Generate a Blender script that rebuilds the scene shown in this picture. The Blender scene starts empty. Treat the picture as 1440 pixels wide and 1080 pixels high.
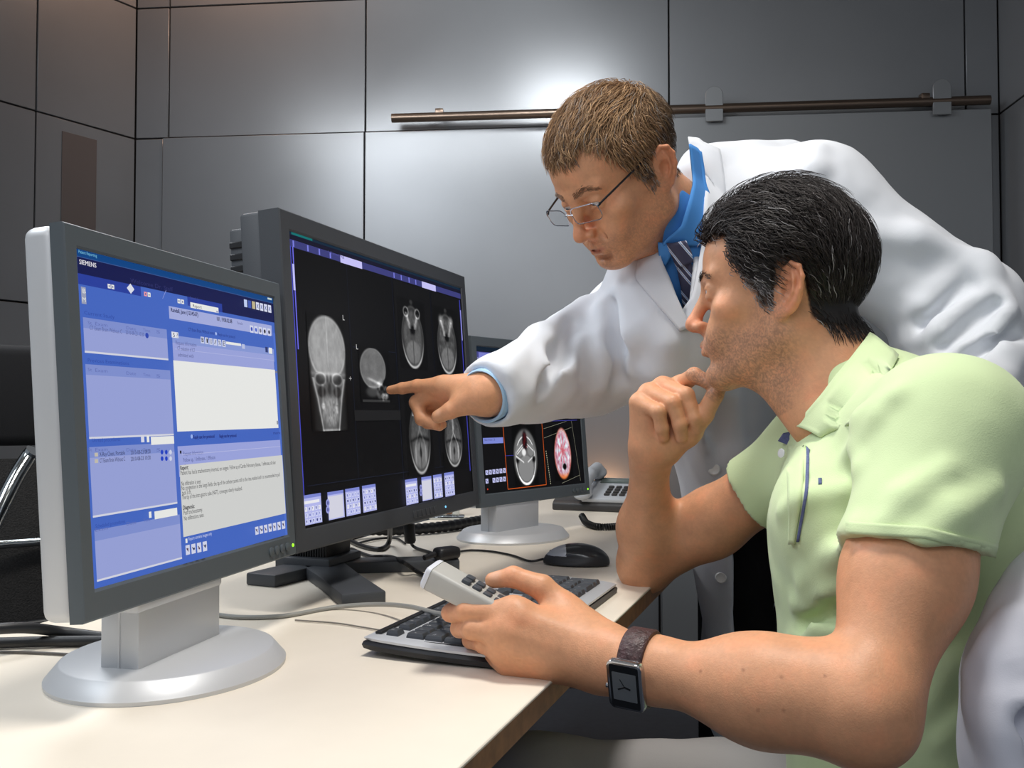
import bpy, bmesh, math, random
import numpy as np
from mathutils import Vector, Matrix
random.seed(7)
RNG = np.random.default_rng(7)
SC = bpy.context.scene
COL = SC.collection
f32 = np.float32
# ------------------------------------------------------------------ camera
F = 1330.0; PITCH = math.radians(1.68); CZ = 1.005; DESKZ = 0.74
_cp, _sp = math.cos(PITCH), math.sin(PITCH)
def ray(px, py):
    u = (px-720)/F; v = (540-py)/F
    return np.array([u, _cp - v*_sp, _sp + v*_cp])
def P(px, py, d):
    r = ray(px, py); return np.array([0, 0, CZ]) + r*(d/r[1])
def D(px, py, h=0.0, base=DESKZ):
    r = ray(px, py); return np.array([0, 0, CZ]) + r*((base+h-CZ)/r[2])
cd = bpy.data.cameras.new('camera'); cam = bpy.data.objects.new('camera', cd); COL.objects.link(cam)
cam.location = (0, 0, CZ); cam.rotation_euler = (math.pi/2+PITCH, 0, 0)
cd.sensor_width = 36; cd.lens = 36*F/1440; cd.clip_start = 0.02
SC.camera = cam
SC.view_settings.view_transform = 'Standard'; SC.view_settings.look = 'None'
SC.view_settings.gamma = 1; SC.view_settings.exposure = 0; SC.view_settings.use_curve_mapping = False
# ------------------------------------------------------------------ helpers
def lin(c):
    c = np.asarray(c, float)/255.0
    return np.where(c <= .04045, c/12.92, ((c+.055)/1.055)**2.4)
def C(r, g, b): return tuple(lin((r, g, b)))+(1.0,)
def nrm(v): v = np.asarray(v, float); return v/np.linalg.norm(v)
def rotx(a): c, n = math.cos(a), math.sin(a); return np.array([[1, 0, 0], [0, c, -n], [0, n, c]])
def rotz(a): c, n = math.cos(a), math.sin(a); return np.array([[c, -n, 0], [n, c, 0], [0, 0, 1]])
def roty(a): c, n = math.cos(a), math.sin(a); return np.array([[c, 0, n], [0, 1, 0], [-n, 0, c]])
OFF = {}
def empty(name, loc, label=None, cat=None, group=None):
    o = bpy.data.objects.new(name, None); COL.objects.link(o); o.empty_display_size = .05
    o.location = loc; OFF[o.name] = np.array(loc, float)
    if label: o['label'] = label
    if cat: o['category'] = cat
    if group: o['group'] = group
    return o
def tag(o, label, cat, group=None):
    o['label'] = label; o['category'] = cat
    if group: o['group'] = group
    return o
def link(name, me, mats, parent=None, smooth=True, shift=True, origin=None):
    """link mesh with world coordinates; children of a thing are expressed relative to its base"""
    o = bpy.data.objects.new(name, me); COL.objects.link(o)
    if not isinstance(mats, (list, tuple)): mats = [mats]
    for m in mats: me.materials.append(m)
    off = np.zeros(3)
    if parent is not None:
        off = OFF[parent.name]; o.parent = parent
    elif origin is not None:
        off = np.array(origin, float); o.location = origin
    if off.any():
        n = len(me.vertices); a = np.empty(n*3, f32); me.vertices.foreach_get('co', a)
        a = (a.reshape(-1, 3)-off).astype(f32); me.vertices.foreach_set('co', a.ravel())
    OFF[o.name] = off
    if smooth:
        me.polygons.foreach_set('use_smooth', np.ones(len(me.polygons), bool))
    me.update()
    return o
def mesh_np(name, V, Q):
    me = bpy.data.meshes.new(name); V = np.asarray(V, f32); Q = np.asarray(Q, np.int32); k = Q.shape[1]
    me.vertices.add(len(V)); me.vertices.foreach_set('co', V.ravel())
    me.loops.add(Q.size); me.loops.foreach_set('vertex_index', Q.ravel())
    me.polygons.add(len(Q)); me.polygons.foreach_set('loop_start', np.arange(0, Q.size, k, dtype=np.int32))
    me.polygons.foreach_set('loop_total', np.full(len(Q), k, np.int32))
    me.update(calc_edges=True); me.validate(); return me
def heal(me):
    """close pin holes"""
    bm = bmesh.new(); bm.from_mesh(me); e = [x for x in bm.edges if len(x.link_faces) == 1]
    if e: bmesh.ops.holes_fill(bm, edges=e, sides=60); bm.to_mesh(me)
    bm.free(); return me
def set_col(me, cols, name='col', domain='POINT'):
    a = me.color_attributes.new(name, 'FLOAT_COLOR', domain)
    c = np.ones((len(cols), 4), f32); c[:, :cols.shape[1]] = cols
    a.data.foreach_set('color', c.ravel())
def frame(o, x, z):
    x = nrm(x); z = np.asarray(z, float); z = nrm(z - x*np.dot(x, z)); y = np.cross(z, x)
    m = np.eye(4); m[:3, 0] = x; m[:3, 1] = y; m[:3, 2] = z; m[:3, 3] = o; return m
class MB:
    """collects polygons (world coordinates) for ONE mesh"""
    def __init__(s): s.v = []; s.f = []; s.m = []; s.M = np.eye(4); s.mi = 0
    def at(s, M): s.M = np.array(M, float); return s
    def add(s, V, Fc):
        V = np.asarray(V, float); b = len(s.v)
        W = V @ s.M[:3, :3].T + s.M[:3, 3]
        s.v.extend(map(tuple, W)); s.f.extend([tuple(b+i for i in f) for f in Fc]); s.m.extend([s.mi]*len(Fc)); return s
    def box(s, c, sz, bev=0.0, seg=2, R=None):
        bm = bmesh.new(); bmesh.ops.create_cube(bm, size=1.0)
        for v in bm.verts: v.co = Vector((v.co.x*sz[0], v.co.y*sz[1], v.co.z*sz[2]))
        if bev > 0:
            bmesh.ops.bevel(bm, geom=list(bm.edges), offset=min(bev, min(sz)*.49), segments=seg, profile=.5, affect='EDGES')
        return s._bm(bm, c, R)
    def _bm(s, bm, c=(0, 0, 0), R=None):
        bm.verts.ensure_lookup_table(); bm.verts.index_update()
        V = np.array([v.co[:] for v in bm.verts])
        if R is not None: V = V @ np.asarray(R).T
        V = V + np.asarray(c, float)
        s.add(V, [tuple(v.index for v in f.verts) for f in bm.faces]); bm.free(); return s
    def prism(s, poly, z0, z1, bev=0.0, seg=2):
        bm = bmesh.new(); vs = [bm.verts.new((p[0], p[1], z0)) for p in poly]
        f = bm.faces.new(vs); r = bmesh.ops.extrude_face_region(bm, geom=[f])
        for g in r['geom']:
            if isinstance(g, bmesh.types.BMVert): g.co.z = z1
        bmesh.ops.recalc_face_normals(bm, faces=list(bm.faces))
        if bev: bmesh.ops.bevel(bm, geom=list(bm.edges), offset=bev, segments=seg, profile=.5, affect='EDGES')
        return s._bm(bm)
    def loft(s, rings, cap=True, closed=True):
        n = len(rings[0]); V = [p for r in rings for p in r]; Fc = []
        for i in range(len(rings)-1):
            for j in range(n if closed else n-1):
                a = i*n+j; b = i*n+(j+1) % n; Fc.append((a, b, b+n, a+n))
        if cap and closed: Fc.append(tuple(range(n-1, -1, -1))); Fc.append(tuple((len(rings)-1)*n+i for i in range(n)))
        return s.add(V, Fc)
    def lathe(s, prof, seg=40, sx=1, sy=1):
        rings = [[(r*sx*math.cos(2*math.pi*i/seg), r*sy*math.sin(2*math.pi*i/seg), z) for i in range(seg)] for r, z in prof]
        return s.loft(rings)
    def tube(s, pts, r, seg=10, rad=None, ribs=None):
        pts = [np.asarray(p, float) for p in pts]; rings = []; n = len(pts); up = np.array([0, 0, 1.0]); prev = None
        for i, p in enumerate(pts):
            t = nrm(pts[min(i+1, n-1)]-pts[max(i-1, 0)])
            if prev is None: a = np.cross(t, up if abs(t[2]) < .9 else np.array([1.0, 0, 0]))
            else: a = prev - t*np.dot(prev, t)
            a = nrm(a); prev = a; b = np.cross(t, a); rr = rad[i] if rad is not None else r
            if ribs is not None: rr *= ribs[i % len(ribs)]
            rings.append([p + rr*(a*math.cos(2*math.pi*k/seg)+b*math.sin(2*math.pi*k/seg)) for k in range(seg)])
        return s.loft(rings)
    def build(s, name, mats, parent=None, smooth=True, origin=None, auto=True):
        me = bpy.data.meshes.new(name); me.from_pydata(s.v, [], s.f)
        me.polygons.foreach_set('material_index', np.array(s.m, np.int32))
        o = link(name, me, mats, parent, smooth, origin=origin)
        if smooth and auto:
            bm = bmesh.new(); bm.from_mesh(me); bmesh.ops.recalc_face_normals(bm, faces=list(bm.faces))
            for e in bm.edges:
                e.smooth = not (len(e.link_faces) == 2 and e.calc_face_angle(0) > math.radians(38))
            bm.to_mesh(me); bm.free()
        return o
def spline(pts, n=8):
    """Catmull-Rom through points"""
    p = [np.asarray(q, float) for q in pts]; p = [2*p[0]-p[1]]+p+[2*p[-1]-p[-2]]; out = []
    for i in range(1, len(p)-2):
        for k in range(n):
            t = k/n; a, b, c, d = p[i-1], p[i], p[i+1], p[i+2]
            out.append(.5*((2*b)+(-a+c)*t+(2*a-5*b+4*c-d)*t*t+(-a+3*b-3*c+d)*t**3))
    out.append(p[-2]); return out
def pl(pts, n):
    """resample polyline (any dim) to n points by arc length"""
    p = np.asarray(pts, float); L = np.r_[0, np.cumsum(np.linalg.norm(np.diff(p, axis=0), axis=1))]
    t = np.linspace(0, L[-1], n); return np.stack([np.interp(t, L, p[:, i]) for i in range(p.shape[1])], 1)
# ------------------------------------------------------------------ noise
_LAT = RNG.random((64, 64, 64)).astype(f32)
def vnoise(p):
    p = np.asarray(p, f32); i = np.floor(p).astype(np.int32); t = p-i; t = t*t*(3-2*t); i &= 63; j = (i+1) & 63
    x0, y0, z0 = i[..., 0], i[..., 1], i[..., 2]; x1, y1, z1 = j[..., 0], j[..., 1], j[..., 2]
    tx, ty, tz = t[..., 0], t[..., 1], t[..., 2]; L = _LAT
    c00 = L[x0, y0, z0]*(1-tx)+L[x1, y0, z0]*tx; c10 = L[x0, y1, z0]*(1-tx)+L[x1, y1, z0]*tx
    c01 = L[x0, y0, z1]*(1-tx)+L[x1, y0, z1]*tx; c11 = L[x0, y1, z1]*(1-tx)+L[x1, y1, z1]*tx
    return (c00*(1-ty)+c10*ty)*(1-tz)+(c01*(1-ty)+c11*ty)*tz - .5
# ------------------------------------------------------------------ implicit surfaces
class Pr: pass
def _mk(f, lo, hi, k, op):
    p = Pr(); p.f = f; p.lo = np.asarray(lo, float); p.hi = np.asarray(hi, float); p.k = k; p.op = op; return p
def cone(a, b, ra, rb=None, k=.01, op='+', sq=None):
    a = np.asarray(a, float); b = np.asarray(b, float); rb = ra if rb is None else rb; ba = b-a; bb = max(ba@ba, 1e-12)
    n = s = None
    if sq is not None: n = nrm(sq[0]); s = sq[1]
    a_, ba_ = a.astype(f32), ba.astype(f32)
    def f(p):
        pa = p-a_; h = np.clip(pa@ba_/f32(bb), 0, 1); q = pa-h[:, None]*ba_
        if n is not None: q = q+(q@n.astype(f32))[:, None]*(n*(1/s-1)).astype(f32)
        d = np.sqrt(np.einsum('ij,ij->i', q, q))-(f32(ra)+f32(rb-ra)*h)
        return d*f32(s) if (n is not None and s < 1) else d
    R = max(ra, rb)*(max(1, s) if s else 1)
    return _mk(f, np.minimum(a, b)-R, np.maximum(a, b)+R, k, op)
def ell(c, rad, R=None, k=.01, op='+'):
    c = np.asarray(c, float); rad = np.asarray(rad, float); R = np.eye(3) if R is None else np.asarray(R, float)
    c_, R_, r1 = c.astype(f32), R.astype(f32), (1/rad).astype(f32)
    def f(p):
        q = ((p-c_)@R_)*r1; k0 = np.sqrt(np.einsum('ij,ij->i', q, q))+1e-6; g = q*r1; k1 = np.sqrt(np.einsum('ij,ij->i', g, g))+1e-6
        return k0*(k0-1)/k1
    e = np.sqrt(((R*rad)**2).sum(1))
    return _mk(f, c-e, c+e, k, op)
def rbox(c, half, R=None, r=.0, k=.01, op='+'):
    c = np.asarray(c, float); half = np.asarray(half, float); R = np.eye(3) if R is None else np.asarray(R, float)
    def f(p):
        q = np.abs((p-c.astype(f32))@R.astype(f32))-(half-r).astype(f32)
        return np.sqrt((np.maximum(q, 0)**2).sum(1))+np.minimum(q.max(1), 0)-f32(r)
    e = np.abs(R*half).sum(1)
    return _mk(f, c-e, c+e, k, op)
def halfspace(c, n, k=.002, op='-'):
    """removes everything on the +n side of c"""
    c = np.asarray(c, float); n = nrm(n)
    def f(p): return -((p-c.astype(f32))@n.astype(f32))
    return _mk(f, [-9]*3, [9]*3, k, op)
def _ev(p, prims, d=None):
    if d is None: d = np.full(len(p), .3, f32)
    for q in prims:
        e = q.f(p); k = f32(q.k)
        if q.op == '+':
            h = np.maximum(k-np.abs(d-e), 0)/k; d = np.minimum(d, e)-h*h*k*f32(.25)
        else:
            e = -e; h = np.maximum(k-np.abs(d-e), 0)/k; d = np.maximum(d, e)+h*h*k*f32(.25)
    return d
class Shape:
    """core: list of primitives blended in order; att: list of (k, prims) blended with the core only; post: after that"""
    def __init__(s): s.core = []; s.att = []; s.post = []; s.disp = None
    def eval(s, p, box=None, m=.01):
        p = np.asarray(p, f32)
        if box is None: ok = lambda q: True
        else:
            lo, hi = box
            ok = lambda q: bool(np.all(q.lo-3.0*q.k-m <= hi) and np.all(q.hi+3.0*q.k+m >= lo))
        d = _ev(p, [q for q in s.core if ok(q)]); r = d
        for k, prims in s.att:
            pr = [q for q in prims if ok(q)]
            if not any(q.op == '+' for q in pr): continue
            e = _ev(p, pr); k = f32(k); h = np.maximum(k-np.abs(d-e), 0)/k; t = np.minimum(d, e)-h*h*k*f32(.25)
            kk = f32(.0022); h = np.maximum(kk-np.abs(r-t), 0)/kk*np.clip((d-t)/kk, 0, 1)*np.clip((d-r)/kk, 0, 1); r = np.minimum(r, t)-h*h*kk*f32(.25)
        r = _ev(p, [q for q in s.post if ok(q)], r)
        if s.disp is not None: r = r - s.disp(p)
        return r
    def march(s, px, py, d0=.4, d1=2.6, step=.003, lift=0.0):
        r = ray(px, py); ds = np.arange(d0, d1, step)
        pts = np.array([0, 0, CZ]) + r*(ds/r[1])[:, None]
        lo, hi = pts.min(0), pts.max(0)
        v = s.eval(pts, (lo, hi)); i = np.argmax(v < 0)
        if v[i] >= 0: return None
        if i > 0:
            t = v[i-1]/(v[i-1]-v[i]); q = pts[i-1]+(pts[i]-pts[i-1])*t
        else: q = pts[i]
        if lift:
            q = q + s.grad(q)*lift
        return q
    def grad(s, q, e=.003):
        o = np.array([[e, 0, 0], [-e, 0, 0], [0, e, 0], [0, -e, 0], [0, 0, e], [0, 0, -e]]); v = s.eval(q+o, (q-.01, q+.01))
        g = np.array([v[0]-v[1], v[2]-v[3], v[4]-v[5]]); n = np.linalg.norm(g); return g/n if n > 1e-9 else np.array([0, -1.0, 0])
    def fold(s, pix, r=.006, k=.02, sink=.3, op='+', where='post', rad=None):
        """cloth fold: a ridge (or furrow) laid on the surface along picture points"""
        q = [s.march(*p) for p in pix]; q = [x for x in q if x is not None]
        if len(q) < 2: return
        q = [x - s.grad(x)*r*sink for x in q]; n = len(q)-1
        pr = []
        for i in range(n):
            ra = r*(.35+.65*math.sin(math.pi*(.12+.76*i/n))); rb = r*(.35+.65*math.sin(math.pi*(.12+.76*(i+1)/n)))
            pr.append(cone(q[i], q[i+1], ra, rb, k=k, op=op))
        s._pend = getattr(s, '_pend', [])+pr
    def commit(s):
        s.post += getattr(s, '_pend', []); s._pend = []
    def mesh(s, h, B=16):
        allp = [q for q in s.core if q.op == '+']+[q for _, a in s.att for q in a if q.op == '+']+[q for q in s.post if q.op == '+']
        lo = np.min([q.lo for q in allp], 0)-3*h; hi = np.max([q.hi for q in allp], 0)+3*h
        ex = .016 if s.disp is not None else 0.0; lo = lo-ex; hi = hi+ex; nb = np.ceil((hi-lo)/(B*h)).astype(int); mark = np.zeros(nb, bool); bs = B*h
        for q in allp:
            a = np.clip(((q.lo-q.k*.3-2*h-ex-lo)/bs).astype(int), 0, nb-1); b = np.clip(((q.hi+q.k*.3+2*h+ex-lo)/bs).astype(int), 0, nb-1)
            mark[a[0]:b[0]+1, a[1]:b[1]+1, a[2]:b[2]+1] = True
        N = nb*B+4; KY, KZ = int(N[1]), int(N[2])
        g = np.arange(B+1, dtype=f32)*h; G = np.stack(np.meshgrid(g, g, g, indexing='ij'), -1).reshape(-1, 3).astype(f32)
        VK, VP, QK = [], [], []
        off = [np.array(o) for o in ((0, 0, 0), (1, 0, 0), (0, 1, 0), (1, 1, 0), (0, 0, 1), (1, 0, 1), (0, 1, 1), (1, 1, 1))]
        E = [(0, 1), (2, 3), (4, 5), (6, 7), (0, 2), (1, 3), (4, 6), (5, 7), (0, 4), (1, 5), (2, 6), (3, 7)]
        for b in np.argwhere(mark):
            o = lo+b*bs; box = (o, o+bs)
            dc = s.eval((o+bs/2)[None], box, 3*h)[0]
            if abs(dc) > bs*.87*1.7+.004: continue
            V = s.eval(G+o.astype(f32), box, 3*h).reshape(B+1, B+1, B+1); S = V < 0
            if not S.any() or S.all(): continue
            c = [V[q[0]:q[0]+B, q[1]:q[1]+B, q[2]:q[2]+B] for q in off]
            cnt = sum((x < 0).astype(np.int8) for x in c); act = np.argwhere((cnt > 0) & (cnt < 8))
            if len(act):
                cv = np.stack([x[act[:, 0], act[:, 1], act[:, 2]] for x in c], 1); acc = np.zeros((len(act), 3)); n = np.zeros(len(act))
                for e0, e1 in E:
                    v0, v1 = cv[:, e0], cv[:, e1]; m = (v0 < 0) != (v1 < 0); t = np.where(m, v0/np.where(m, v0-v1, 1), 0)
                    acc += np.where(m[:, None], off[e0]+t[:, None]*(off[e1]-off[e0]), 0); n += m
                gi = act+b*B+1; VK.append((gi[:, 0]*KY+gi[:, 1])*KZ+gi[:, 2]); VP.append(o+(act+acc/n[:, None])*h)
            for ax in range(3):
                A = S[:B, :B, :B]; Bs = (S[1:, :B, :B], S[:B, 1:, :B], S[:B, :B, 1:])[ax]
                cr = np.argwhere(A != Bs)
                if not len(cr): continue
                fl = A[cr[:, 0], cr[:, 1], cr[:, 2]]; gi = cr+b*B+1
                u, w = [(1, 2), (2, 0), (0, 1)][ax]; du = np.eye(3, dtype=int)[u]; dw = np.eye(3, dtype=int)[w]
                q = [gi-du-dw, gi-dw, gi, gi-du]; kk = np.stack([(x[:, 0]*KY+x[:, 1])*KZ+x[:, 2] for x in q], 1)
                kk[~fl] = kk[~fl][:, ::-1]; QK.append(kk)
        VK = np.concatenate(VK); VP = np.concatenate(VP); QK = np.concatenate(QK)
        o = np.argsort(VK); VK = VK[o]; VP = VP[o]; ix = np.clip(np.searchsorted(VK, QK), 0, len(VK)-1)
        good = (VK[ix] == QK).all(1); return VP, ix[good]
def vnormals(V, Q):
    n = np.cross(V[Q[:, 2]]-V[Q[:, 0]], V[Q[:, 3]]-V[Q[:, 1]]); N = np.zeros_like(V)
    for i in range(4): np.add.at(N, Q[:, i], n)
    return N/np.maximum(np.linalg.norm(N, axis=1), 1e-12)[:, None]
def keep_big(V, Q):
    """drop stray specks: keep only the largest connected piece"""
    p = np.arange(len(V))
    while True:
        m = p[Q].min(1); o = p.copy()
        for i in range(4): np.minimum.at(p, Q[:, i], m)
        p = p[p]
        if (p == o).all(): break
    ids, c = np.unique(p, return_counts=True); k = p == ids[np.argmax(c)]
    nid = np.cumsum(k)-1; return V[k], nid[Q[k[Q[:, 0]]]]
class Multi:
    """nearest of several surfaces"""
    def __init__(s, *sh): s.sh = sh
    def march(s, *a, **k):
        h = [q for q in (x.march(*a, **k) for x in s.sh) if q is not None]
        return min(h, key=lambda q: q[1]) if h else None
def drape(A, B, sh, nu=24, nv=8, lift=.004, thick=.003, bulge=0.0, liftB=None):
    """cloth strip between two picture polylines, laid on a surface; returns V,Q of a closed sheet"""
    A = pl(A, nu); B = pl(B, nu); top = np.zeros((nu, nv, 3)); dep = np.full((nu, nv), np.nan)
    for i in range(nu):
        for j in range(nv):
            q = A[i]+(B[i]-A[i])*j/(nv-1); h = sh.march(q[0], q[1])
            if h is not None: dep[i, j] = h[1]
    if np.isnan(dep).any():
        ok = np.argwhere(~np.isnan(dep))
        for i, j in np.argwhere(np.isnan(dep)):
            w = ok[np.argmin(((ok-[i, j])**2).sum(1))]; dep[i, j] = dep[w[0], w[1]]
    for _ in range(3):
        d = np.pad(dep, 1, mode='edge'); dep = (d[1:-1, 1:-1]*2+d[:-2, 1:-1]+d[2:, 1:-1]+d[1:-1, :-2]+d[1:-1, 2:])/6
    for i in range(nu):
        for j in range(nv):
            q = A[i]+(B[i]-A[i])*j/(nv-1); top[i, j] = P(q[0], q[1], dep[i, j])
    du = np.gradient(top, axis=0); dv = np.gradient(top, axis=1); n = np.cross(du, dv); n /= np.linalg.norm(n, axis=2, keepdims=True)+1e-12
    n *= np.where((n@np.array([0, -1.0, 0]))[..., None] < 0, -1, 1)
    t = np.linspace(0, 1, nv); L = lift+((liftB if liftB is not None else lift)-lift)*t + bulge*np.sin(np.pi*t)
    top = top+n*L[None, :, None]; bot = top-n*thick
    V = np.concatenate([top.reshape(-1, 3), bot.reshape(-1, 3)]); o = nu*nv; Q = []
    idx = lambda i, j: i*nv+j
    for i in range(nu-1):
        for j in range(nv-1):
            Q.append((idx(i, j), idx(i+1, j), idx(i+1, j+1), idx(i, j+1))); Q.append((o+idx(i, j), o+idx(i, j+1), o+idx(i+1, j+1), o+idx(i+1, j)))
    for i in range(nu-1):
        Q.append((idx(i, 0), o+idx(i, 0), o+idx(i+1, 0), idx(i+1, 0))); j = nv-1
        Q.append((idx(i, j), idx(i+1, j), o+idx(i+1, j), o+idx(i, j)))
    for j in range(nv-1):
        Q.append((idx(0, j), idx(0, j+1), o+idx(0, j+1), o+idx(0, j))); i = nu-1
        Q.append((idx(i, j), o+idx(i, j), o+idx(i, j+1), idx(i, j+1)))
    return V, np.array(Q)
def drape_obj(name, mat, parent, *a, **k):
    V, Q = drape(*a, **k); me = mesh_np(name, V, Q); bm = bmesh.new(); bm.from_mesh(me); bmesh.ops.recalc_face_normals(bm, faces=list(bm.faces)); bm.to_mesh(me); bm.free()
    return link(name, me, mat, parent)
# ------------------------------------------------------------------ materials
def mat(name, col, rough=.5, metal=0.0, spec=.5, noise=None, bump=None, sss=0, coat=0, sheen=0, attr=None, emit=None, aniso=0):
    """noise=(scale, amount) colour mottling; bump=(scale, strength, distance)"""
    m = bpy.data.materials.new(name); m.use_nodes = True; nt = m.node_tree; N = nt.nodes; L = nt.links
    b = N['Principled BSDF']; b.inputs['Roughness'].default_value = rough; b.inputs['Metallic'].default_value = metal
    b.inputs['Specular IOR Level'].default_value = spec
    if len(col) == 3: col = tuple(col)+(1,)
    b.inputs['Base Color'].default_value = col
    src = None
    if attr:
        a = N.new('ShaderNodeVertexColor'); a.layer_name = attr; src = a.outputs['Color']
    tc = N.new('ShaderNodeTexCoord')
    if noise:
        t = N.new('ShaderNodeTexNoise'); t.inputs['Scale'].default_value = noise[0]; t.inputs['Detail'].default_value = 4
        L.new(tc.outputs['Object'], t.inputs['Vector'])
        mr = N.new('ShaderNodeMapRange'); mr.inputs['From Min'].default_value = .3; mr.inputs['From Max'].default_value = .7
        mr.inputs['To Min'].default_value = 1-noise[1]; mr.inputs['To Max'].default_value = 1+noise[1]; L.new(t.outputs['Fac'], mr.inputs['Value'])
        mx = N.new('ShaderNodeVectorMath'); mx.operation = 'SCALE'; L.new(mr.outputs['Result'], mx.inputs['Scale'])
        if src: L.new(src, mx.inputs[0])
        else: mx.inputs[0].default_value = col[:3]
        src = mx.outputs['Vector']
    if src: L.new(src, b.inputs['Base Color'])
    if bump:
        t = N.new('ShaderNodeTexNoise'); t.inputs['Scale'].default_value = bump[0]; t.inputs['Detail'].default_value = 3
        L.new(tc.outputs['Object'], t.inputs['Vector'])
        bp = N.new('ShaderNodeBump'); bp.inputs['Strength'].default_value = bump[1]; bp.inputs['Distance'].default_value = bump[2]
        L.new(t.outputs['Fac'], bp.inputs['Height']); L.new(bp.outputs['Normal'], b.inputs['Normal'])
    if sss:
        b.inputs['Subsurface Weight'].default_value = sss; b.inputs['Subsurface Radius'].default_value = (1, .35, .2); b.inputs['Subsurface Scale'].default_value = .006
    if coat: b.inputs['Coat Weight'].default_value = coat; b.inputs['Coat Roughness'].default_value = .15
    if sheen: b.inputs['Sheen Weight'].default_value = sheen
    if aniso: b.inputs['Anisotropic'].default_value = aniso
    if emit: b.inputs['Emission Color'].default_value = emit[0]; b.inputs['Emission Strength'].default_value = emit[1]
    return m
HBODY = .0018; HCLOTH = .0045; HAIRN = 1; SCREEN = 1.0
# ================================================================== the room
def structure(o): o['kind'] = 'structure'; return o
M_WALL = mat('satin_grey_panel', C(138, 140, 143), .34, metal=.45, spec=.5, noise=(3, .04), bump=(500, .05, .0004))
M_GROOVE = mat('dark_joint', C(34, 30, 28), .8)
M_DOOR = mat('satin_grey_door', C(138, 140, 142), .38, metal=.4, spec=.5, bump=(500, .05, .0004))
M_FLOOR = mat('grey_floor', C(74, 78, 86), .6, noise=(40, .08)); M_CEIL = mat('ceiling_white', C(150, 145, 140), .9)
ZS = CZ+1.058
bd = nrm([-13720, 1330, 0]); bd = np.array([-bd[0], -bd[1], 0])*1.0          # along the back wall, towards the right
def wallx(px):                                                              # point of the back wall seen at picture column px
    r = (px-720)/F; d = 3.5/(1+.0969*r); return np.array([r*d, d, 0])
bn = np.array([bd[1], -bd[0], 0]); bn = bn if bn[1] < 0 else -bn            # towards the room
def panel_wall(name, rects, a, b, n, zt, gap=.006, th=.02):
    """rects: (s0, s1, z0, z1, extra) measured along a->b; dark backing behind panels"""
    d = nrm(b-a); L = np.linalg.norm(b-a); m = MB(); M = np.eye(4); M[:3, 0] = d; M[:3, 1] = -n; M[:3, 2] = (0, 0, 1); M[:3, 3] = a
    if np.linalg.det(M[:3, :3]) < 0: pass
    m.at(M); m.mi = 1; m.box((L/2, .03, zt/2), (L+.04, .02, zt)); m.mi = 0
    for s0, s1, z0, z1, ex in rects: m.box(((s0+s1)/2, .01-ex/2, (z0+z1)/2), (s1-s0-gap, th+ex, z1-z0-gap), .0012, 1)
    return structure(m.build(name, [M_WALL, M_GROOVE], None))
cL, cR = wallx(186), wallx(1411.5)
S = lambda px: np.linalg.norm(wallx(px)-cL)
ZT = 3.1; Z2 = 2.575
rects = []
for p0, p1 in ((186, 233), (233, 512), (512, 943), (943, 1364), (1364, 1411.5)):
    rects += [(S(p0), S(p1), ZS, Z2, 0), (S(p0), S(p1), Z2, ZT, 0)]
rects += [(S(186), S(226), 0, ZS, 0), (S(226), S(512), 0, ZS, .012), (S(512), S(926), 0, ZS, .012), (S(926), S(1392), 0, ZS, 0), (S(1392), S(1411.5), 0, ZS, 0)]
panel_wall('wall_back', rects, cL, cR, bn, ZT)
ld = np.array([-.528, -.849, 0]); ln = np.array([.849, -.528, 0])
panel_wall('wall_left', [(0, .403, ZS, Z2, 0), (0, .403, Z2, ZT, 0), (0, .403, 0, ZS, 0), (.403, 1.6, ZS, Z2, 0), (.403, 1.6, Z2, ZT, 0), (.403, 1.6, CZ+.379, ZS, 0), (.403, 1.6, 0, CZ+.379, 0)], cL, cL+ld*1.6, ln, ZT)
rd = np.array([-.0967, -.995, 0]); rn = np.array([-.995, .0967, 0])
panel_wall('wall_right', [(0, 1.2, 0, ZS, 0), (0, 1.2, ZS, ZT, 0), (1.2, 3.2, 0, ZS, 0), (1.2, 3.2, ZS, ZT, 0)], cR, cR+rd*3.2, rn, ZT)
for nm, z, m in (('floor', 0, M_FLOOR), ('ceiling', ZT, M_CEIL)):
    b = MB(); e = cL+ld*1.6; g = cR+rd*3.2
    pts = [cL, cR, g, (g[0], -1.2, 0), (e[0], -1.2, 0), e]; b.prism([(p[0], p[1]) for p in pts], z-.04 if nm == 'floor' else z, z if nm == 'floor' else z+.04)
    structure(b.build(nm, m, None, smooth=False))
# air grille in the left wall
t0, t1 = .167, .305; zt = CZ+1.012; M = np.eye(4); M[:3, 0] = ld; M[:3, 1] = ln; M[:3, 2] = (0, 0, 1); M[:3, 3] = cL+ld*((t0+t1)/2)+ln*.001
gr = empty('wall_vent', M[:3, 3]+np.array([0, 0, zt-.9]), 'brown grey upright ventilation strip set in the left wall', 'vent')
M_VENT = mat('brown_grey_grille', C(92, 84, 82), .6)
b = MB().at(M); b.box((0, .001, zt-.40), (t1-t0, .004, .80), .001, 1); b.build('vent_plate', M_VENT, gr)
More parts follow.
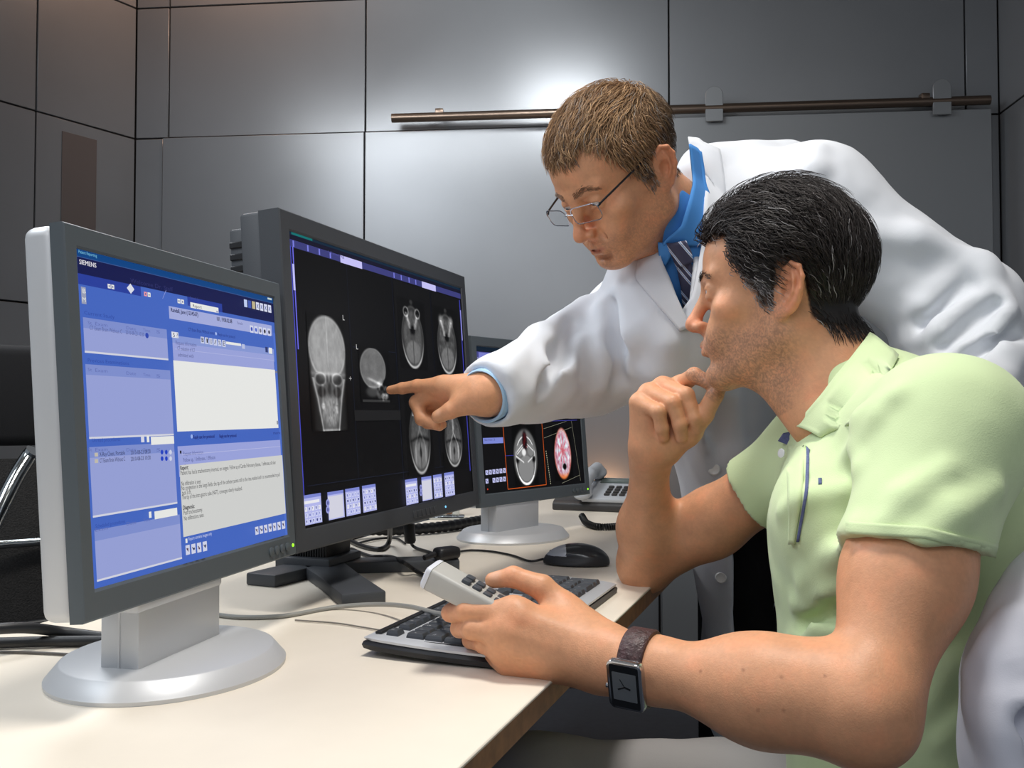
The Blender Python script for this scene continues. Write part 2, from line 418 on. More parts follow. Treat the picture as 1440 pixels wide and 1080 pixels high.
# sliding door on a rail
M_STEELR = mat('brushed_rail_steel', C(120, 104, 92), .3, metal=.9)
dl, dr = wallx(928)+bn*.05, wallx(1389)+bn*.05; L = np.linalg.norm(dr-dl); M = np.eye(4); M[:3, 0] = bd; M[:3, 1] = -bn; M[:3, 2] = (0, 0, 1); M[:3, 3] = dl
zr = CZ+1.085
b = MB().at(M); b.box((L/2, 0, (zr-.022)/2), (L, .04, zr-.022-.012), .002, 1)
door = structure(b.build('door_1', M_DOOR, None)); door['label'] = 'grey sliding door leaf hanging from the steel rail'
for px in (1003, 1318):
    s = np.linalg.norm(wallx(px)-wallx(928)); b = MB().at(M); w = .031
    prof = [(s-w, zr-.05), (s+w, zr-.05), (s+w, zr+.045)]+[(s+w*math.cos(a), zr+.045+w*math.sin(a)) for a in np.linspace(.2, math.pi-.2, 9)]+[(s-w, zr+.045)]
    Mx = M@np.array([[1, 0, 0, 0], [0, 0, -1, -.036], [0, 1, 0, 0], [0, 0, 0, 1.0]]); b.at(Mx); b.prism(prof, -.004, .004, .0015, 1); b.build('door_hanger', M_DOOR, door)
ra, rb = wallx(556)+bn*.075, wallx(1386)+bn*.075
rail = empty('door_rail', (ra+rb)/2+[0, 0, zr], 'long steel rail carrying the sliding door along the back wall', 'rail')
b = MB(); b.tube([ra+[0, 0, zr], rb+[0, 0, zr]], .0165, 20); b.build('rail_tube', M_STEELR, rail)
for px in (622, 1295):
    w_ = wallx(px); b = MB(); b.tube([w_+[0, 0, zr+.022], w_+bn*.075+[0, 0, zr+.022]], .011, 14); b.box(w_+bn*.075+[0, 0, zr+.018], (.03, .03, .02), .003); b.build('rail_bracket', M_STEELR, rail)
# ================================================================== desk
E = np.array([.3245, .9459, 0]); Nn = np.array([.9459, -.3245, 0]); Q0 = np.array([.194, 1.393, 0])
def DK(s, w, z=0.0): return Q0+E*s-Nn*w+np.array([0, 0, z])
M_LAM = mat('cream_laminate', C(240, 230, 214), .38, spec=.4, noise=(14, .02)); M_PLY = mat('plywood_edge', C(150, 106, 70), .5, noise=(60, .25))
M_BLKM = mat('black_metal', C(20, 20, 23), .4, metal=.3); M_GREYM = mat('grey_metal', C(120, 126, 128), .35, metal=.6)
desk = empty('desk', DK(.1, .34), 'long cream desk with plywood edge carrying three monitors', 'desk')
poly = [DK(-1.25, 0), DK(1.41, 0), DK(1.41, 1.3), DK(.98, 1.3), DK(.98, .68), DK(-1.25, .68)]
b = MB(); b.prism([p[:2] for p in poly], DESKZ-.004, DESKZ, .0012, 1); b.build('tabletop', M_LAM, desk)
b = MB(); b.prism([(DK(a, c))[:2] for a, c in ((-1.249, .001), (1.409, .001), (1.409, 1.299), (.981, 1.299), (.981, .679), (-1.249, .679))], DESKZ-.026, DESKZ-.004); b.build('edge_board', M_PLY, desk)
for s_, w_ in ((-.52, .09), (-.52, .6), (1.33, .08), (1.33, 1.2)):
    p = DK(s_, w_); b = MB(); b.box((p[0], p[1], .37), (.05, .05, .68), .006, R=rotz(math.atan2(E[1], E[0])))
    b.box((p[0], p[1], .012), (.09, .09, .022), .006); b.box((p[0], p[1], .706), (.10, .07, .016), .003, R=rotz(math.atan2(E[1], E[0]))); b.build('leg', M_BLKM, desk)
b = MB(); p0, p1 = DK(-.52, .09), DK(-.52, .6); b.tube([p0+[0, 0, .66], p1+[0, 0, .66]], .016, 12); b.build('crossbar', M_GREYM, desk)
b = MB(); b.tube([DK(-.47, .10, .70), DK(-.30, .30, .12)], .009, 10); b.build('brace', M_GREYM, desk)
b = MB(); p0 = DK(.45, .655); b.box((p0[0], p0[1], .52), (1.6, .015, .36), .002, R=rotz(math.atan2(E[1], E[0]))); b.build('modesty_panel', mat('dark_grey_panel', C(62, 64, 70), .6), desk)
# ================================================================== screens
def screen_mat(name):
    m = bpy.data.materials.new(name); m.use_nodes = True; nt = m.node_tree; b = nt.nodes['Principled BSDF']; a = nt.nodes.new('ShaderNodeVertexColor'); a.layer_name = 'ui'
    b.inputs['Base Color'].default_value = (.006, .006, .007, 1); b.inputs['Roughness'].default_value = .45; b.inputs['Specular IOR Level'].default_value = .08
    nt.links.new(a.outputs['Color'], b.inputs['Emission Color']); b.inputs['Emission Strength'].default_value = SCREEN; return m
M_SCREEN = screen_mat('lit_screen')
def text_geo(s):
    cu = bpy.data.curves.new('t', 'FONT'); cu.body = s; cu.size = 1; cu.resolution_u = 2; o = bpy.data.objects.new('t', cu); me = bpy.data.meshes.new_from_object(o)
    V = np.array([v.co[:] for v in me.vertices]); Fc = [tuple(p.vertices) for p in me.polygons]; bpy.data.objects.remove(o); bpy.data.meshes.remove(me); bpy.data.curves.remove(cu); return V, Fc
class Scr:
    """picture on a monitor: flat coloured pieces, lettering and scans lying on the screen plane"""
    def __init__(s, M, w, h): s.M = M; s.w = w; s.h = h; s.v = []; s.f = []; s.c = []; s.z = 0
    def uv(s, px, py):
        r = ray(px, py); o = np.array([0, 0, CZ]); n = s.M[:3, 1]; t = np.dot(s.M[:3, 3]-o, n)/np.dot(r, n); l = (o+r*t-s.M[:3, 3])@s.M[:3, :3]
        return np.array([l[0]+s.w/2, s.h/2-l[2]])
    def _w(s, u, v): s_ = .00002*s.z; return s.M[:3, 3]+s.M[:3, 0]*(u-s.w/2)+s.M[:3, 2]*(s.h/2-v)-s.M[:3, 1]*(s_)
    def quad(s, P4, col, up=1):
        s.z += up; b = len(s.v); s.v += [s._w(np.clip(u, 0, s.w), np.clip(v, 0, s.h)) for u, v in P4]; s.f.append((b, b+3, b+2, b+1)); s.c.append([lin(col)]*4)
    def R(s, a, b, col):
        a = s.uv(*a); b = s.uv(*b); s.quad([(a[0], a[1]), (b[0], a[1]), (b[0], b[1]), (a[0], b[1])], col)
    def F(s, u0, v0, u1, v1, col): s.quad([(u0*s.w, v0*s.h), (u1*s.w, v0*s.h), (u1*s.w, v1*s.h), (u0*s.w, v1*s.h)], col)
    def line(s, a, b, col, w=.0006):
        a = s.uv(*a); b = s.uv(*b); d = nrm(b-a); n = np.array([-d[1], d[0]])*w/2; s.quad([a-n, b-n, b+n, a+n], col)
    def disc(s, p, r, col, n=12):
        c = s.uv(*p); s.z += 1; b = len(s.v); s.v += [s._w(c[0]+r*math.cos(2*math.pi*k/n), c[1]+r*math.sin(2*math.pi*k/n)) for k in range(n)]; s.f.append(tuple(range(b+n-1, b-1, -1))[::-1]); s.c.append([lin(col)]*n)
    def text(s, a, b, txt, col, size=.0058, heavy=False):
        """a: picture point where the line starts (baseline), b: where it ends"""
        a = s.uv(*a); e = s.uv(*b); V, Fc = text_geo(txt)
        if not len(V): return
        sx = max(e[0]-a[0], .004)/max(V[:, 0].max(), .1); s.z += 1
        for k in ((0, 1) if heavy else (0,)):
            o = len(s.v); s.v += [s._w(a[0]+x*sx+k*.00035, a[1]-y*size) for x, y, _ in V]
            for f in Fc: s.f.append(tuple(o+i for i in f)); s.c.append([lin(col)]*len(f))
    def image(s, a, b, fn, nx=60, ny=90):
        """fn(x, y) with x, y in -1..1 gives a grey or colour array (0..1 display values); alpha = only draw where >= 0"""
        a = s.uv(*a); b = s.uv(*b); s.z += 1; x = np.linspace(-1, 1, nx); X, Y = np.meshgrid(x, np.linspace(-1, 1, ny)); G = fn(X, Y)
        if G.ndim == 2: G = np.repeat(G[..., None], 3, 2)
        G = lin(np.clip(G, 0, 1)*255); o = len(s.v)
        for j in range(ny):
            for i in range(nx): s.v.append(s._w(a[0]+(b[0]-a[0])*i/(nx-1), a[1]+(b[1]-a[1])*j/(ny-1)))
        for j in range(ny-1):
            for i in range(nx-1):
                q = ((j, i), (j+1, i), (j+1, i+1), (j, i+1)); s.f.append(tuple(o+r*nx+c for r, c in q)); s.c.append([G[r, c] for r, c in q])
    def build(s, name, parent):
        me = bpy.data.meshes.new(name); me.from_pydata([tuple(x) for x in s.v], [], s.f); cols = np.array([c for f in s.c for c in f], f32); set_col(me, cols, 'ui', 'CORNER')
        return link(name, me, M_SCREEN, parent, smooth=False)
def ellr(x, y, cx, cy, rx, ry): return np.sqrt(((x-cx)/rx)**2+((y-cy)/ry)**2)
def soft(r, s=.06): return 1/(1+np.exp(np.clip((r-1)/s, -40, 40)))
def rim(r, w): return np.exp(-((r-1)/w)**2)
def n2(x, y, s, o=0): return vnoise(np.stack([x*s+o, y*s+o*.7, np.full_like(x, o*1.3+.5)], -1))
def skull_front(x, y):
    y0 = y; w = np.interp(y, [-1, -.55, .1, .45, 1], [.9, .98, .92, .70, .46]); r = np.maximum(ellr(x, y, 0, -.42, .98, .56), 0); head = np.where(y < -.42, soft(r, .03), soft(np.abs(x)/w, .035))
    g = head*(.34+.10*n2(x, y, 9)+.05*n2(x, y, 25)); cran = soft(ellr(x, y, 0, -.42, .93, .56), .05); g += cran*(.27+.06*n2(x, y, 6, 3)); g += .20*rim(ellr(x, y, 0, -.42, .95, .55), .05)*(y < 0)+.10*np.exp(-(x/.02)**2)*(y < -.1)*cran
    for s in (-1, 1):
        o = ellr(x, y, .45*s, .115, .28, .105); g += .20*rim(o, .18)-.17*soft(o, .1); g -= .20*soft(ellr(x, y, .42*s, .33, .20, .10), .1); g += .16*np.exp(-((np.abs(x-.36*s)-.02)/.04)**2)*(y > .2)*(y < .55); g -= .22*soft(ellr(x, y, .10*s, .10, .07, .06), .2)
        g += .14*rim(np.abs(x)/np.maximum(w*.9, .1), .07)*(y > .1)
    g -= .14*soft(ellr(x, y, 0, .28, .10, .12), .2); g += .12*np.exp(-((y-.02)/.03)**2)*head; t = soft(ellr(x, y, 0, .66, .42, .26), .1); g += t*(.20+.24*n2(x, y, 22, 7)); g += .3*soft(ellr(x, y, -.38, .58, .07, .05), .2)+.2*soft(ellr(x, y, .34, .64, .06, .06), .2)
    g += .30*np.exp(-((y-.985)/.02)**2)*np.exp(-(x/.7)**2); g += .13*soft(np.abs(x)/.85, .06)*(y > .2)*(1-head)*(y < .97); return np.clip(g, .01, .92)
def skull_side(x, y):
    r = ellr(x, y, -.12, -.25, .82, .74); sk = soft(r, .03); g = sk*(.42+.07*n2(x, y, 5, 2)+.05*n2(x, y, 20))+.22*rim(r, .05)*(y < .45)
    f = soft(ellr(x, y, .42, .55, .42, .42), .07); g += f*(.16+.34*n2(x, y, 9, 5)); g += .35*np.exp(-((y-.25-.25*x)/.06)**2)*soft(ellr(x, y, .1, .3, .7, .3), .1)*.8; g -= .3*soft(ellr(x, y, .62, .28, .18, .14), .12); g += .3*soft(ellr(x, y, .55, .78, .25, .12), .1)*(1+n2(x, y, 20, 9)); g += .25*soft(ellr(x, y, -.25, .62, .4, .2), .15)
    return np.clip(g*(y < .97)+.2*(y > .9)*(np.abs(x) < .9), .01, .95)
def mri(kind):
    def f(x, y):
        r = ellr(x, y, 0, .08, .80-.10*np.clip(-y, 0, 1), .90); h = soft(r, .03); sk = rim(r*1.03, .05); inner = soft(ellr(x, y, 0, .1, .68, .78), .05); o = kind*5
        g = h*.13+inner*(.17+.13*n2(x, y, 8, o)+.09*n2(x, y, 20, o)); g += sk*(.18+.62*np.clip((y-.15)*1.6, 0, 1))*(.8 if kind < 2 else .7)
        cb = soft(ellr(x, y, 0, .52, .52, .33), .05); g = g*(1-cb*.8)+cb*(.38+.07*n2(x, y, 14, o)); g -= .2*np.exp(-(x/.025)**2)*cb
        if kind < 2:
            for s in (-1, 1):
                e = ellr(x, y, .42*s, -.62, .17, .13); g = g*(1-soft(e, .1)*.85)+.42*rim(e, .22)*(kind == 0); g += (.55*soft(e, .25) if kind == 1 else 0)
                g += (.16+.15*n2(x, y, 14, o+2))*np.exp(-((np.abs(x)-.42+(y+.6)*.6)/.09)**2)*(y > -.6)*(y < -.15)
            g += .2*soft(ellr(x, y, 0, -.93, .12, .07), .2); g -= .35*soft(ellr(x, y, 0, -.12, .16, .12), .2)
        else:
            g += .28*np.exp(-((np.abs(x)*.9-.02-np.clip(y+.12, 0, .4)*.8)/.05)**2)*inner*(.5 if kind == 2 else 1); g -= .25*soft(ellr(x, y, 0, .45, .08, .12), .2); g -= .2*np.exp(-((y-.05-.15*np.abs(x))/.05)**2)*inner
            if kind == 2: g += .5*np.exp(-((x+.35+.25*(y+.8))/.05)**2)*(y < -.45)*(y > -.98)
        return np.clip(g, .02, .95)
    return f
def ct(x, y):
    w = np.interp(y, [-1, -.6, -.2, .4, 1], [.55, .72, .88, .92, .5]); r = np.maximum(ellr(x, y, 0, .08, 1, .92), 0); h = soft(r, .03); g = h*.42; bone = rim(ellr(x, y, 0, .18, .82, .78), .05)*(1+.8*(y > .7)); g = np.maximum(g, bone*.95); br = soft(ellr(x, y, 0, .45, .62, .42), .04); g = np.where(br > .5, .52, g)
    for s in (-1, 1):
        t = soft(ellr(x, y, .48*s, -.15, .28, .2), .06); g = np.where(t > .5, .5, g); g = np.maximum(g, .95*np.exp(-((y+.38-.45*np.abs(x-.1*s))/.035)**2)*(np.abs(x) < .7)*h); g = np.maximum(g, .9*np.exp(-((y-.1-.35*(.6-np.abs(x)))/.05)**2)*(np.abs(x) > .15)*(np.abs(x) < .8)*h); a = soft(ellr(x, y, .7*s, .16, .12, .1), .2); g = g*(1-a)
    nz = soft(ellr(x, y, 0, -.45, .2, .33), .1); c = np.repeat(g[..., None], 3, 2); c = c*(1-nz[..., None])+nz[..., None]*np.stack([.10+.35*(n2(x, y, 12, 3) > .05), .05+0*x, .08+0*x], -1)*.6
    sp = soft(ellr(x, y, -.12, -.08, .17, .12), .1); return np.clip(c*(1-sp[..., None])+sp[..., None]*.92, .0, 1)
def vol(x, y):
    r = ellr(x, y, 0, 0, .92-.14*np.clip(-y, 0, 1), .97); h = soft(r, .02)[..., None]; t = (n2(x, y, 7, 4)+.6*n2(x, y, 16, 8)); spoke = np.cos(np.arctan2(y+.12, x)*9)*np.exp(-((np.hypot(x, y*.9+.1)-.35)/.25)**2)
    base = np.array([.80, .66, .72])+t[..., None]*np.array([.25, .55, .5])+spoke[..., None]*np.array([.02, -.18, -.15]); e = rim(r, .10)[..., None]; base = base*(1-e*.55)+e*.55*np.array([.85, .36, .22]); low = np.clip((y-.72)*5, 0, 1)[..., None]; base = base*(1-low)+low*np.array([.93, .50, .25])
    c = np.exp(-(ellr(x, y, 0, -.12, .25, .2))**2)[..., None]; base = base*(1-c*.6)+c*.6*np.array([.80, .25, .28]); hole = soft(ellr(x, y, .12, .50, .20, .12), .08)[..., None]; return np.clip(base*h*(1-hole), 0, 1)
def monitor_frame(a, da, b, db, z, tilt):
    """left and right ends of the screen's centre line (x, depth) -> frame: x along the screen, y into the back, z up"""
    a, b = np.array([a, da, z]), np.array([b, db, z]); h = nrm(b-a); back = np.array([-h[1], h[0], 0]); up = np.array([0, 0, 1])*math.cos(tilt)+back*math.sin(tilt); back = back*math.cos(tilt)-np.array([0, 0, 1])*math.sin(tilt)
    M = np.eye(4); M[:3, 0] = h; M[:3, 1] = back; M[:3, 2] = up; M[:3, 3] = (a+b)/2; return M
def frame_mesh(b, w, h, o, i, y0, y1, lip=.0022):
    """rectangular frame w x h outside by o margins, opening w x h"""
    l, r, t, bt = o; rings = []
    for g, y in ((1, y1), (1, y0+.002), (.93, y0), (.10, y0), (0, y0+lip)):
        rings.append([(-w/2-l*g, y, h/2+t*g), (w/2+r*g, y, h/2+t*g), (w/2+r*g, y, -h/2-bt*g), (-w/2-l*g, y, -h/2-bt*g)])
    return b.loft(rings, cap=False)
M_SILV = mat('silver_plastic', C(206, 208, 211), .42, metal=.25, spec=.4, bump=(900, .06, .0003)); M_BEZ = mat('slate_bezel', C(84, 92, 98), .5, bump=(900, .1, .0003)); M_CHAR = mat('charcoal_plastic', C(64, 67, 72), .5, bump=(800, .25, .0005)); M_DKPL = mat('black_plastic', C(24, 25, 28), .45)
M_LEDG = mat('green_led', C(140, 230, 40), .3, emit=(C(150, 240, 40), 1.2)); M_LEDB = mat('blue_led', C(120, 200, 255), .3, emit=(C(120, 200, 255), 1.2))
def silver_monitor(M, w, h, foot, label, name_buttons=True):
    root = empty('monitor', foot, label, 'monitor', None)
    b = MB().at(M); frame_mesh(b, w, h, (.017, .017, .021, .027), 0, -.0025, .012); bez = b.build('bezel', M_BEZ, root)
    b = MB().at(M); b.box((0, .026, -.003), (w+.034, .034, h+.048), .011, 4); b.build('housing', M_SILV, root)
    b = MB().at(M); b.box((0, .050, -.003), (w-.03, .024, h-.04), .01, 3); b.build('back_cover', M_CHAR, root)
    nw, nt = .150, .042; hx = M[:3, 0]; bk = nrm([-hx[1], hx[0], 0]); ang = math.atan2(hx[1], hx[0]); f = np.array(foot); Mf = np.eye(4); Mf[:3, :3] = rotz(ang); Mf[:3, 3] = f
    zt = M[2, 3]-h/2-.022-DESKZ
    b = MB().at(Mf); b.box((0, .008, .012+.035), (nw, nt, .07), .003, 2); b.box((-nw/2+.001, .008, .045), (.004, .002, .06)); low = b.build('lower_neck', M_SILV, root)
    b = MB().at(Mf); b.box((0, .008, (zt+.072)/2), (nw+.006, nt+.002, zt-.072), .004, 2); b.build('upper_neck', M_SILV, root)
    b = MB().at(Mf); b.lathe([(0, 0), (.995, 0), (1, .004), (.985, .006), (.895, .0185), (.875, .0195), (0, .0195)], 72, 1, 1)
    b.v = [tuple(f+rotz(ang)@(np.array([1, 1, 1])*((np.array(v)-f)@rotz(ang))*np.array([.130, .112, 1]))) for v in b.v]; b.build('base', M_SILV, root)
    for k in range(4):
        b = MB().at(M@frame((w/2-.052+k*.0145, -.0025, -h/2-.0145), (1, 0, 0), (0, -1, 0))); b.lathe([(0, 0), (.0052, 0), (.0056, .0016), (.004, .0026), (0, .0026)], 16); b.build('button', M_BEZ, root)
    b = MB().at(M@frame((w/2+.008, -.0025, -h/2-.0145), (1, 0, 0), (0, -1, 0))); b.lathe([(0, 0), (.0022, 0), (.002, .001), (0, .0014)], 12); b.build('power_light', M_LEDG, root)
    return root
# ================================================================== heads
class Head:
    def __init__(s, O, f, lat):
        """O: point between the ears at eye height; f: where the face looks; lat: towards the person's left"""
        s.f = nrm(f); l = np.asarray(lat, float); s.L = nrm(l-s.f*np.dot(l, s.f)); s.u = np.cross(s.f, s.L)
        if s.u[2] < 0: s.u = -s.u
        s.O = np.asarray(O, float); s.R = np.stack([s.L, -s.f, s.u], 1)
    def W(s, x, y, z): return s.O+s.R@np.array([x, y, z], float)
    def loc(s, p): return (np.asarray(p)-s.O)@s.R
def head_shape(S, H, jaw=1.0, nose=1.0, cheek=1.0, lid=.0045, mouth=.0012, eyez=0.0, brow=1.0, cz=0.0):
    W, R = H.W, H.R
    def e(c, r, k=.012, op='+', A=None, both=False):
        for sgn in ((1, -1) if both else (1,)):
            A2 = A if A is not None else np.eye(3)
            if sgn < 0: M = np.diag([-1.0, 1, 1]); A2 = M@A2@M
            S.core.append(ell(W(c[0]*sgn, c[1], c[2]), r, R@A2, k, op))
    def c(a, b, ra, rb, k=.012, op='+', both=False):
        for sgn in ((1, -1) if both else (1,)):
            S.core.append(cone(W(a[0]*sgn, a[1], a[2]), W(b[0]*sgn, b[1], b[2]), ra, rb, k, op))
    e((0, .014, .035), (.075, .097, .082), .01)                     # cranium
    e((0, -.028, .034), (.062, .061, .060), .03)                    # forehead
    e((0, -.030, -.040), (.0585*jaw, .055, .078), .03)              # face block
    c((.054*jaw, .006, -.068), (.019*jaw, -.074, -.106+cz), .0155, .0155, .03, both=True)   # jaw line
    c((.058*jaw, .004, -.02), (.054*jaw, .006, -.066), .016, .0155, .03, both=True)      # ramus
    e((0, -.080, -.106+cz), (.023, .0175, .0165), .018)                # chin
    e((.046, -.058, -.026), (.021*cheek, .020*cheek, .016*cheek), .022, both=True)   # cheekbone
    e((.030, -.074, -.058), (.020, .016, .022), .02, both=True)     # cheek
    c((.010, -.0865, .016), (.044, -.071, .019), .0085*brow, .0075*brow, .014, both=True)  # brow ridge
    e((.0325, -.0975, -.001), (.0165, .0125, .0105), .012, '-', both=True)  # socket
    e((.016, -.096, -.004), (.006, .010, .010), .010, '-', both=True)
    # lids: a shell round the eyeball with an opening
    e((.0320, -.0745, eyez), (.0150, .0148, .0142), .003, both=True)
    e((.0320, -.0905, eyez-.0012), (.0132, .012, lid), .0012, '-', rotx(0), both=True)
    c((.0205, -.0873, eyez+.0065), (.0435, -.0815, eyez+.0058), .0020, .0016, .003, both=True)    # upper lid fold
    c((.0215, -.0873, eyez-.0085), (.0425, -.0815, eyez-.0085), .0018, .0014, .006, both=True)
    # nose
    n = nose
    c((0, -.086, .010), (0, -.088-.020*n, -.030), .0072, .0085, .012)
    e((0, -.0895-.0215*n, -.0375), (.0098, .0105, .0090), .008)     # tip
    e((.0108, -.090-.010*n, -.0415), (.0072, .0108, .0068), .006, both=True)   # wing
    c((0, -.088-.021*n, -.0415), (0, -.092, -.0475), .0048, .0055, .005)  # columella
    e((.0062, -.092-.0125*n, -.0485), (.0034, .0062, .0032), .003, '-', both=True)  # nostril
    # mouth
    e((0, -.079, -.066), (.029, .0195, .021), .016)
    c((.0165, -.0945, -.044), (.030, -.083, -.066), .0016, .0014, .010, '-', both=True)   # nose-mouth crease
    c((.0045, -.0985, -.0660), (.0195, -.0905, -.0695), .0044, .0026, .006, both=True)    # upper lip
    c((-.0045, -.0985, -.0660), (.0045, -.0985, -.0660), .0043, .0043, .005)
    c((-.0115, -.0955, -.0765), (.0115, -.0955, -.0765), .0052, .0052, .006)              # lower lip
    c((.0115, -.0950, -.0765), (.0200, -.0895, -.0725), .0046, .0024, .006, both=True)
    for sx in (-1, 1): S.core.append(cone(W(0, -.1035, -.0710), W(sx*.021, -.0925, -.0712), mouth, .0008, .0016, '-'))
    c((-.010, -.094, -.0875), (.010, -.094, -.0875), .003, .003, .012, '-')               # under the lip
    # ears
    for sgn in (1, -1):
        M = np.diag([sgn, 1.0, 1]); A = M@(rotz(-.40)@rotx(-.22))@M; ctr = np.array([.0755*sgn, .013, -.014])
        q = lambda x, y, z: W(*(ctr+A@np.array([x*sgn, y, z])))
        RA = R@A; pr = [ell(q(.0040, .0105, .002), (.0050, .0172, .0315), RA, .004)]
        rim = [(.002, -.004, .010), (.0050, -.001, .024), (.0068, .009, .0325), (.0080, .0195, .0295), (.0085, .0258, .018), (.0082, .0255, .003), (.0070, .0208, -.012), (.005, .013, -.024), (.002, .004, -.031)]
        for a, b in zip(rim[:-1], rim[1:]): pr.append(cone(q(*a), q(*b), .0031, .0031, .0022))
        pr.append(ell(q(.004, .003, -.027), (.0045, .0075, .0085), RA, .005))              # lobe
        ant = [(.008, .012, .022), (.0095, .017, .012), (.009, .017, .000), (.008, .012, -.011)]
        pr.append(ell(q(.0120, .008, .0), (.0098, .0100, .0135), RA, .003, '-'))           # concha
        for a, b in zip(ant[:-1], ant[1:]): pr.append(cone(q(*a), q(*b), .0021, .0021, .003))
        pr.append(ell(q(.0125, .0205, .014), (.0050, .0026, .014), RA, .002, '-'))         # groove behind the rim
        pr.append(ell(q(.003, -.002, -.004), (.0042, .0035, .0060), RA, .004))             # tragus
        S.att.append((.006, pr))
def hairline(ys, zs): return lambda y: np.interp(y, ys, zs)
def skin_colors(V, N, H, base, lips=True, beard=.5, hl=None):
    """albedo per vertex: skin mottling, lips, stubble, scalp under the hair"""
    c = np.tile(lin(base), (len(V), 1)); q = H.loc(V); x, y, z = np.abs(q[:, 0]), q[:, 1], q[:, 2]
    n = vnoise(V*55)+.5*vnoise(V*130); n2 = vnoise(V*420)
    c = c*(1+.16*n[:, None]+.12*n2[:, None])
    red = np.clip(n, 0, 1)[:, None]; c = c*(1+red*np.array([.05, -.10, -.12]))
    near = np.linalg.norm(q, axis=1) < .17; sm = lambda a, b, t: np.clip((t-a)/(b-a), 0, 1)
    lip = np.maximum(1-np.sqrt((x/.021)**2+((z+.0712)/.0085)**2+((y+.096)/.010)**2), 0); lip = np.clip(lip*4, 0, 1)*near
    c = c*(1-lip[:, None]*.55)+lip[:, None]*.55*lin((176, 92, 84))
    nosek = np.clip(1.3-np.sqrt((x/.02)**2+((y+.108)/.022)**2+((z+.036)/.022)**2), 0, 1)*near; c = c*(1+nosek[:, None]*np.array([.06, -.13, -.13]))
    ear = np.clip((x-.076)/.01, 0, 1)*near; c = c*(1+ear[:, None]*np.array([.04, -.12, -.14]))
    b = sm(-.040, -.062, z)*sm(.035, .005, y)*sm(-.150, -.128, z)*(1-lip); b = np.maximum(b, sm(.0, -.03, z)*sm(-.035, -.018, y)*sm(.02, .008, y)*.8)
    b = b*near*(1-np.clip(1.2-np.sqrt((x/.019)**2+((y+.10)/.03)**2+((z+.036)/.0165)**2), 0, 1)*1.0); b = np.clip(b, 0, 1)
    sp = np.clip(.55+2.2*vnoise(V*900)+.6*vnoise(V*210), 0, 1)
    c = c*(1-(b*beard*sp)[:, None]*np.array([.62, .56, .45]))
    return c, near
# ------------------------------------------------------------------ hair
def grow(V, N, H, mask, n, length, flow, lift, w, color, seg=7, layer=(.004, .012), jit=.25, clump=None, rng=None, wave=.0, stay=.9, root=.0006, back=1.0):
    """short hairs as tapering three-sided blades; returns V, Q, colours"""
    rng = rng or np.random.default_rng(3); idx = np.flatnonzero(mask); pick = rng.choice(idx, n)
    p = V[pick]+rng.normal(0, .0012, (n, 3)); nn = N[pick]; loc = H.loc(p); fl = flow(loc, rng)@H.R.T
    jn = rng.normal(0, jit, (n, 3))
    if clump is not None: jn = jn*.45+np.stack([vnoise(p*clump+11), vnoise(p*clump+31), vnoise(p*clump+57)], 1)*2.4*jit
    fl = fl+jn; fl -= nn*np.einsum('ij,ij->i', fl, nn)[:, None]; fl /= np.linalg.norm(fl, axis=1, keepdims=True)+1e-9
    d = nn*lift+fl*(1-lift); d /= np.linalg.norm(d, axis=1, keepdims=True)
    ln = length(loc, rng); st = (ln/seg)[:, None]; cc, rad = np.array([0, .014, .030]), np.array([.074, .096, .084])
    lay = rng.uniform(layer[0], layer[1], n)*np.interp(loc[:, 1], [.0, .085], [1, back]); pts = [p-nn*root]; ph = rng.uniform(0, 6.28, n)
    for i in range(seg):
        q = pts[-1]+d*st; l = (H.loc(q)-cc)/(rad+lay[:, None]*1.0); r = np.linalg.norm(l, axis=1)
        g = (l/(rad+lay[:, None]))@H.R.T; g /= np.linalg.norm(g, axis=1, keepdims=True)
        wg = np.clip((loc[:, 2]+.035)/.04, 0, 1)[:, None]*(1.0 if stay > 0 else 0.0); g = g*wg+nn*(1-wg); g /= np.linalg.norm(g, axis=1, keepdims=True)
        need = np.clip(1-r, 0, 1)*.09*wg[:, 0]; q = q+g*need[:, None]*stay
        fl2 = flow(H.loc(q), rng)@H.R.T+jn+np.sin(ph+i*1.3)[:, None]*wave*np.cross(g, fl)
        t = fl2-g*np.einsum('ij,ij->i', fl2, g)[:, None]; t /= np.linalg.norm(t, axis=1, keepdims=True)+1e-9
        d = d*.45+t*.55-g*.10*(i > 1); d /= np.linalg.norm(d, axis=1, keepdims=True); pts.append(q)
    T = np.stack(pts, 1); wd = w*rng.uniform(.7, 1.3, n)
    tan = np.gradient(T, axis=1); tan /= np.linalg.norm(tan, axis=2, keepdims=True)+1e-12
    a = np.cross(tan, nn[:, None, :]); a /= np.linalg.norm(a, axis=2, keepdims=True)+1e-9; b = np.cross(tan, a)
    prof = np.array([.8, 1, 1, .95, .8, .5, .12])[np.linspace(0, 6, seg+1).round().astype(int)]
    rings = []
    for k in range(3):
        an = 2*math.pi*k/3; rings.append(T+(a*math.cos(an)+b*math.sin(an)*.6)*(wd[:, None]*prof)[..., None])
    X = np.stack(rings, 2).reshape(-1, 3); base = (np.arange(n)*(seg+1)*3)[:, None, None]
    i = np.arange(seg)[:, None]; k = np.arange(3)[None]
    q = np.stack([i*3+k, i*3+(k+1) % 3, (i+1)*3+(k+1) % 3, (i+1)*3+k], -1).reshape(1, -1, 4)
    Q = (q+base).reshape(-1, 4); cols = np.repeat(color(loc, rng), (seg+1)*3, axis=0)
    return X, Q, cols
def shell(V, Q, N, H, mask, off, color):
    """under-layer of hair over the scalp"""
    k = mask[Q].all(1); q = Q[k]; u, inv = np.unique(q, return_inverse=True); v = V[u]; nn = N[u]
    return v+nn*off(H.loc(v), v)[:, None], inv.reshape(-1, 4), color(H.loc(v), np.random.default_rng(5))
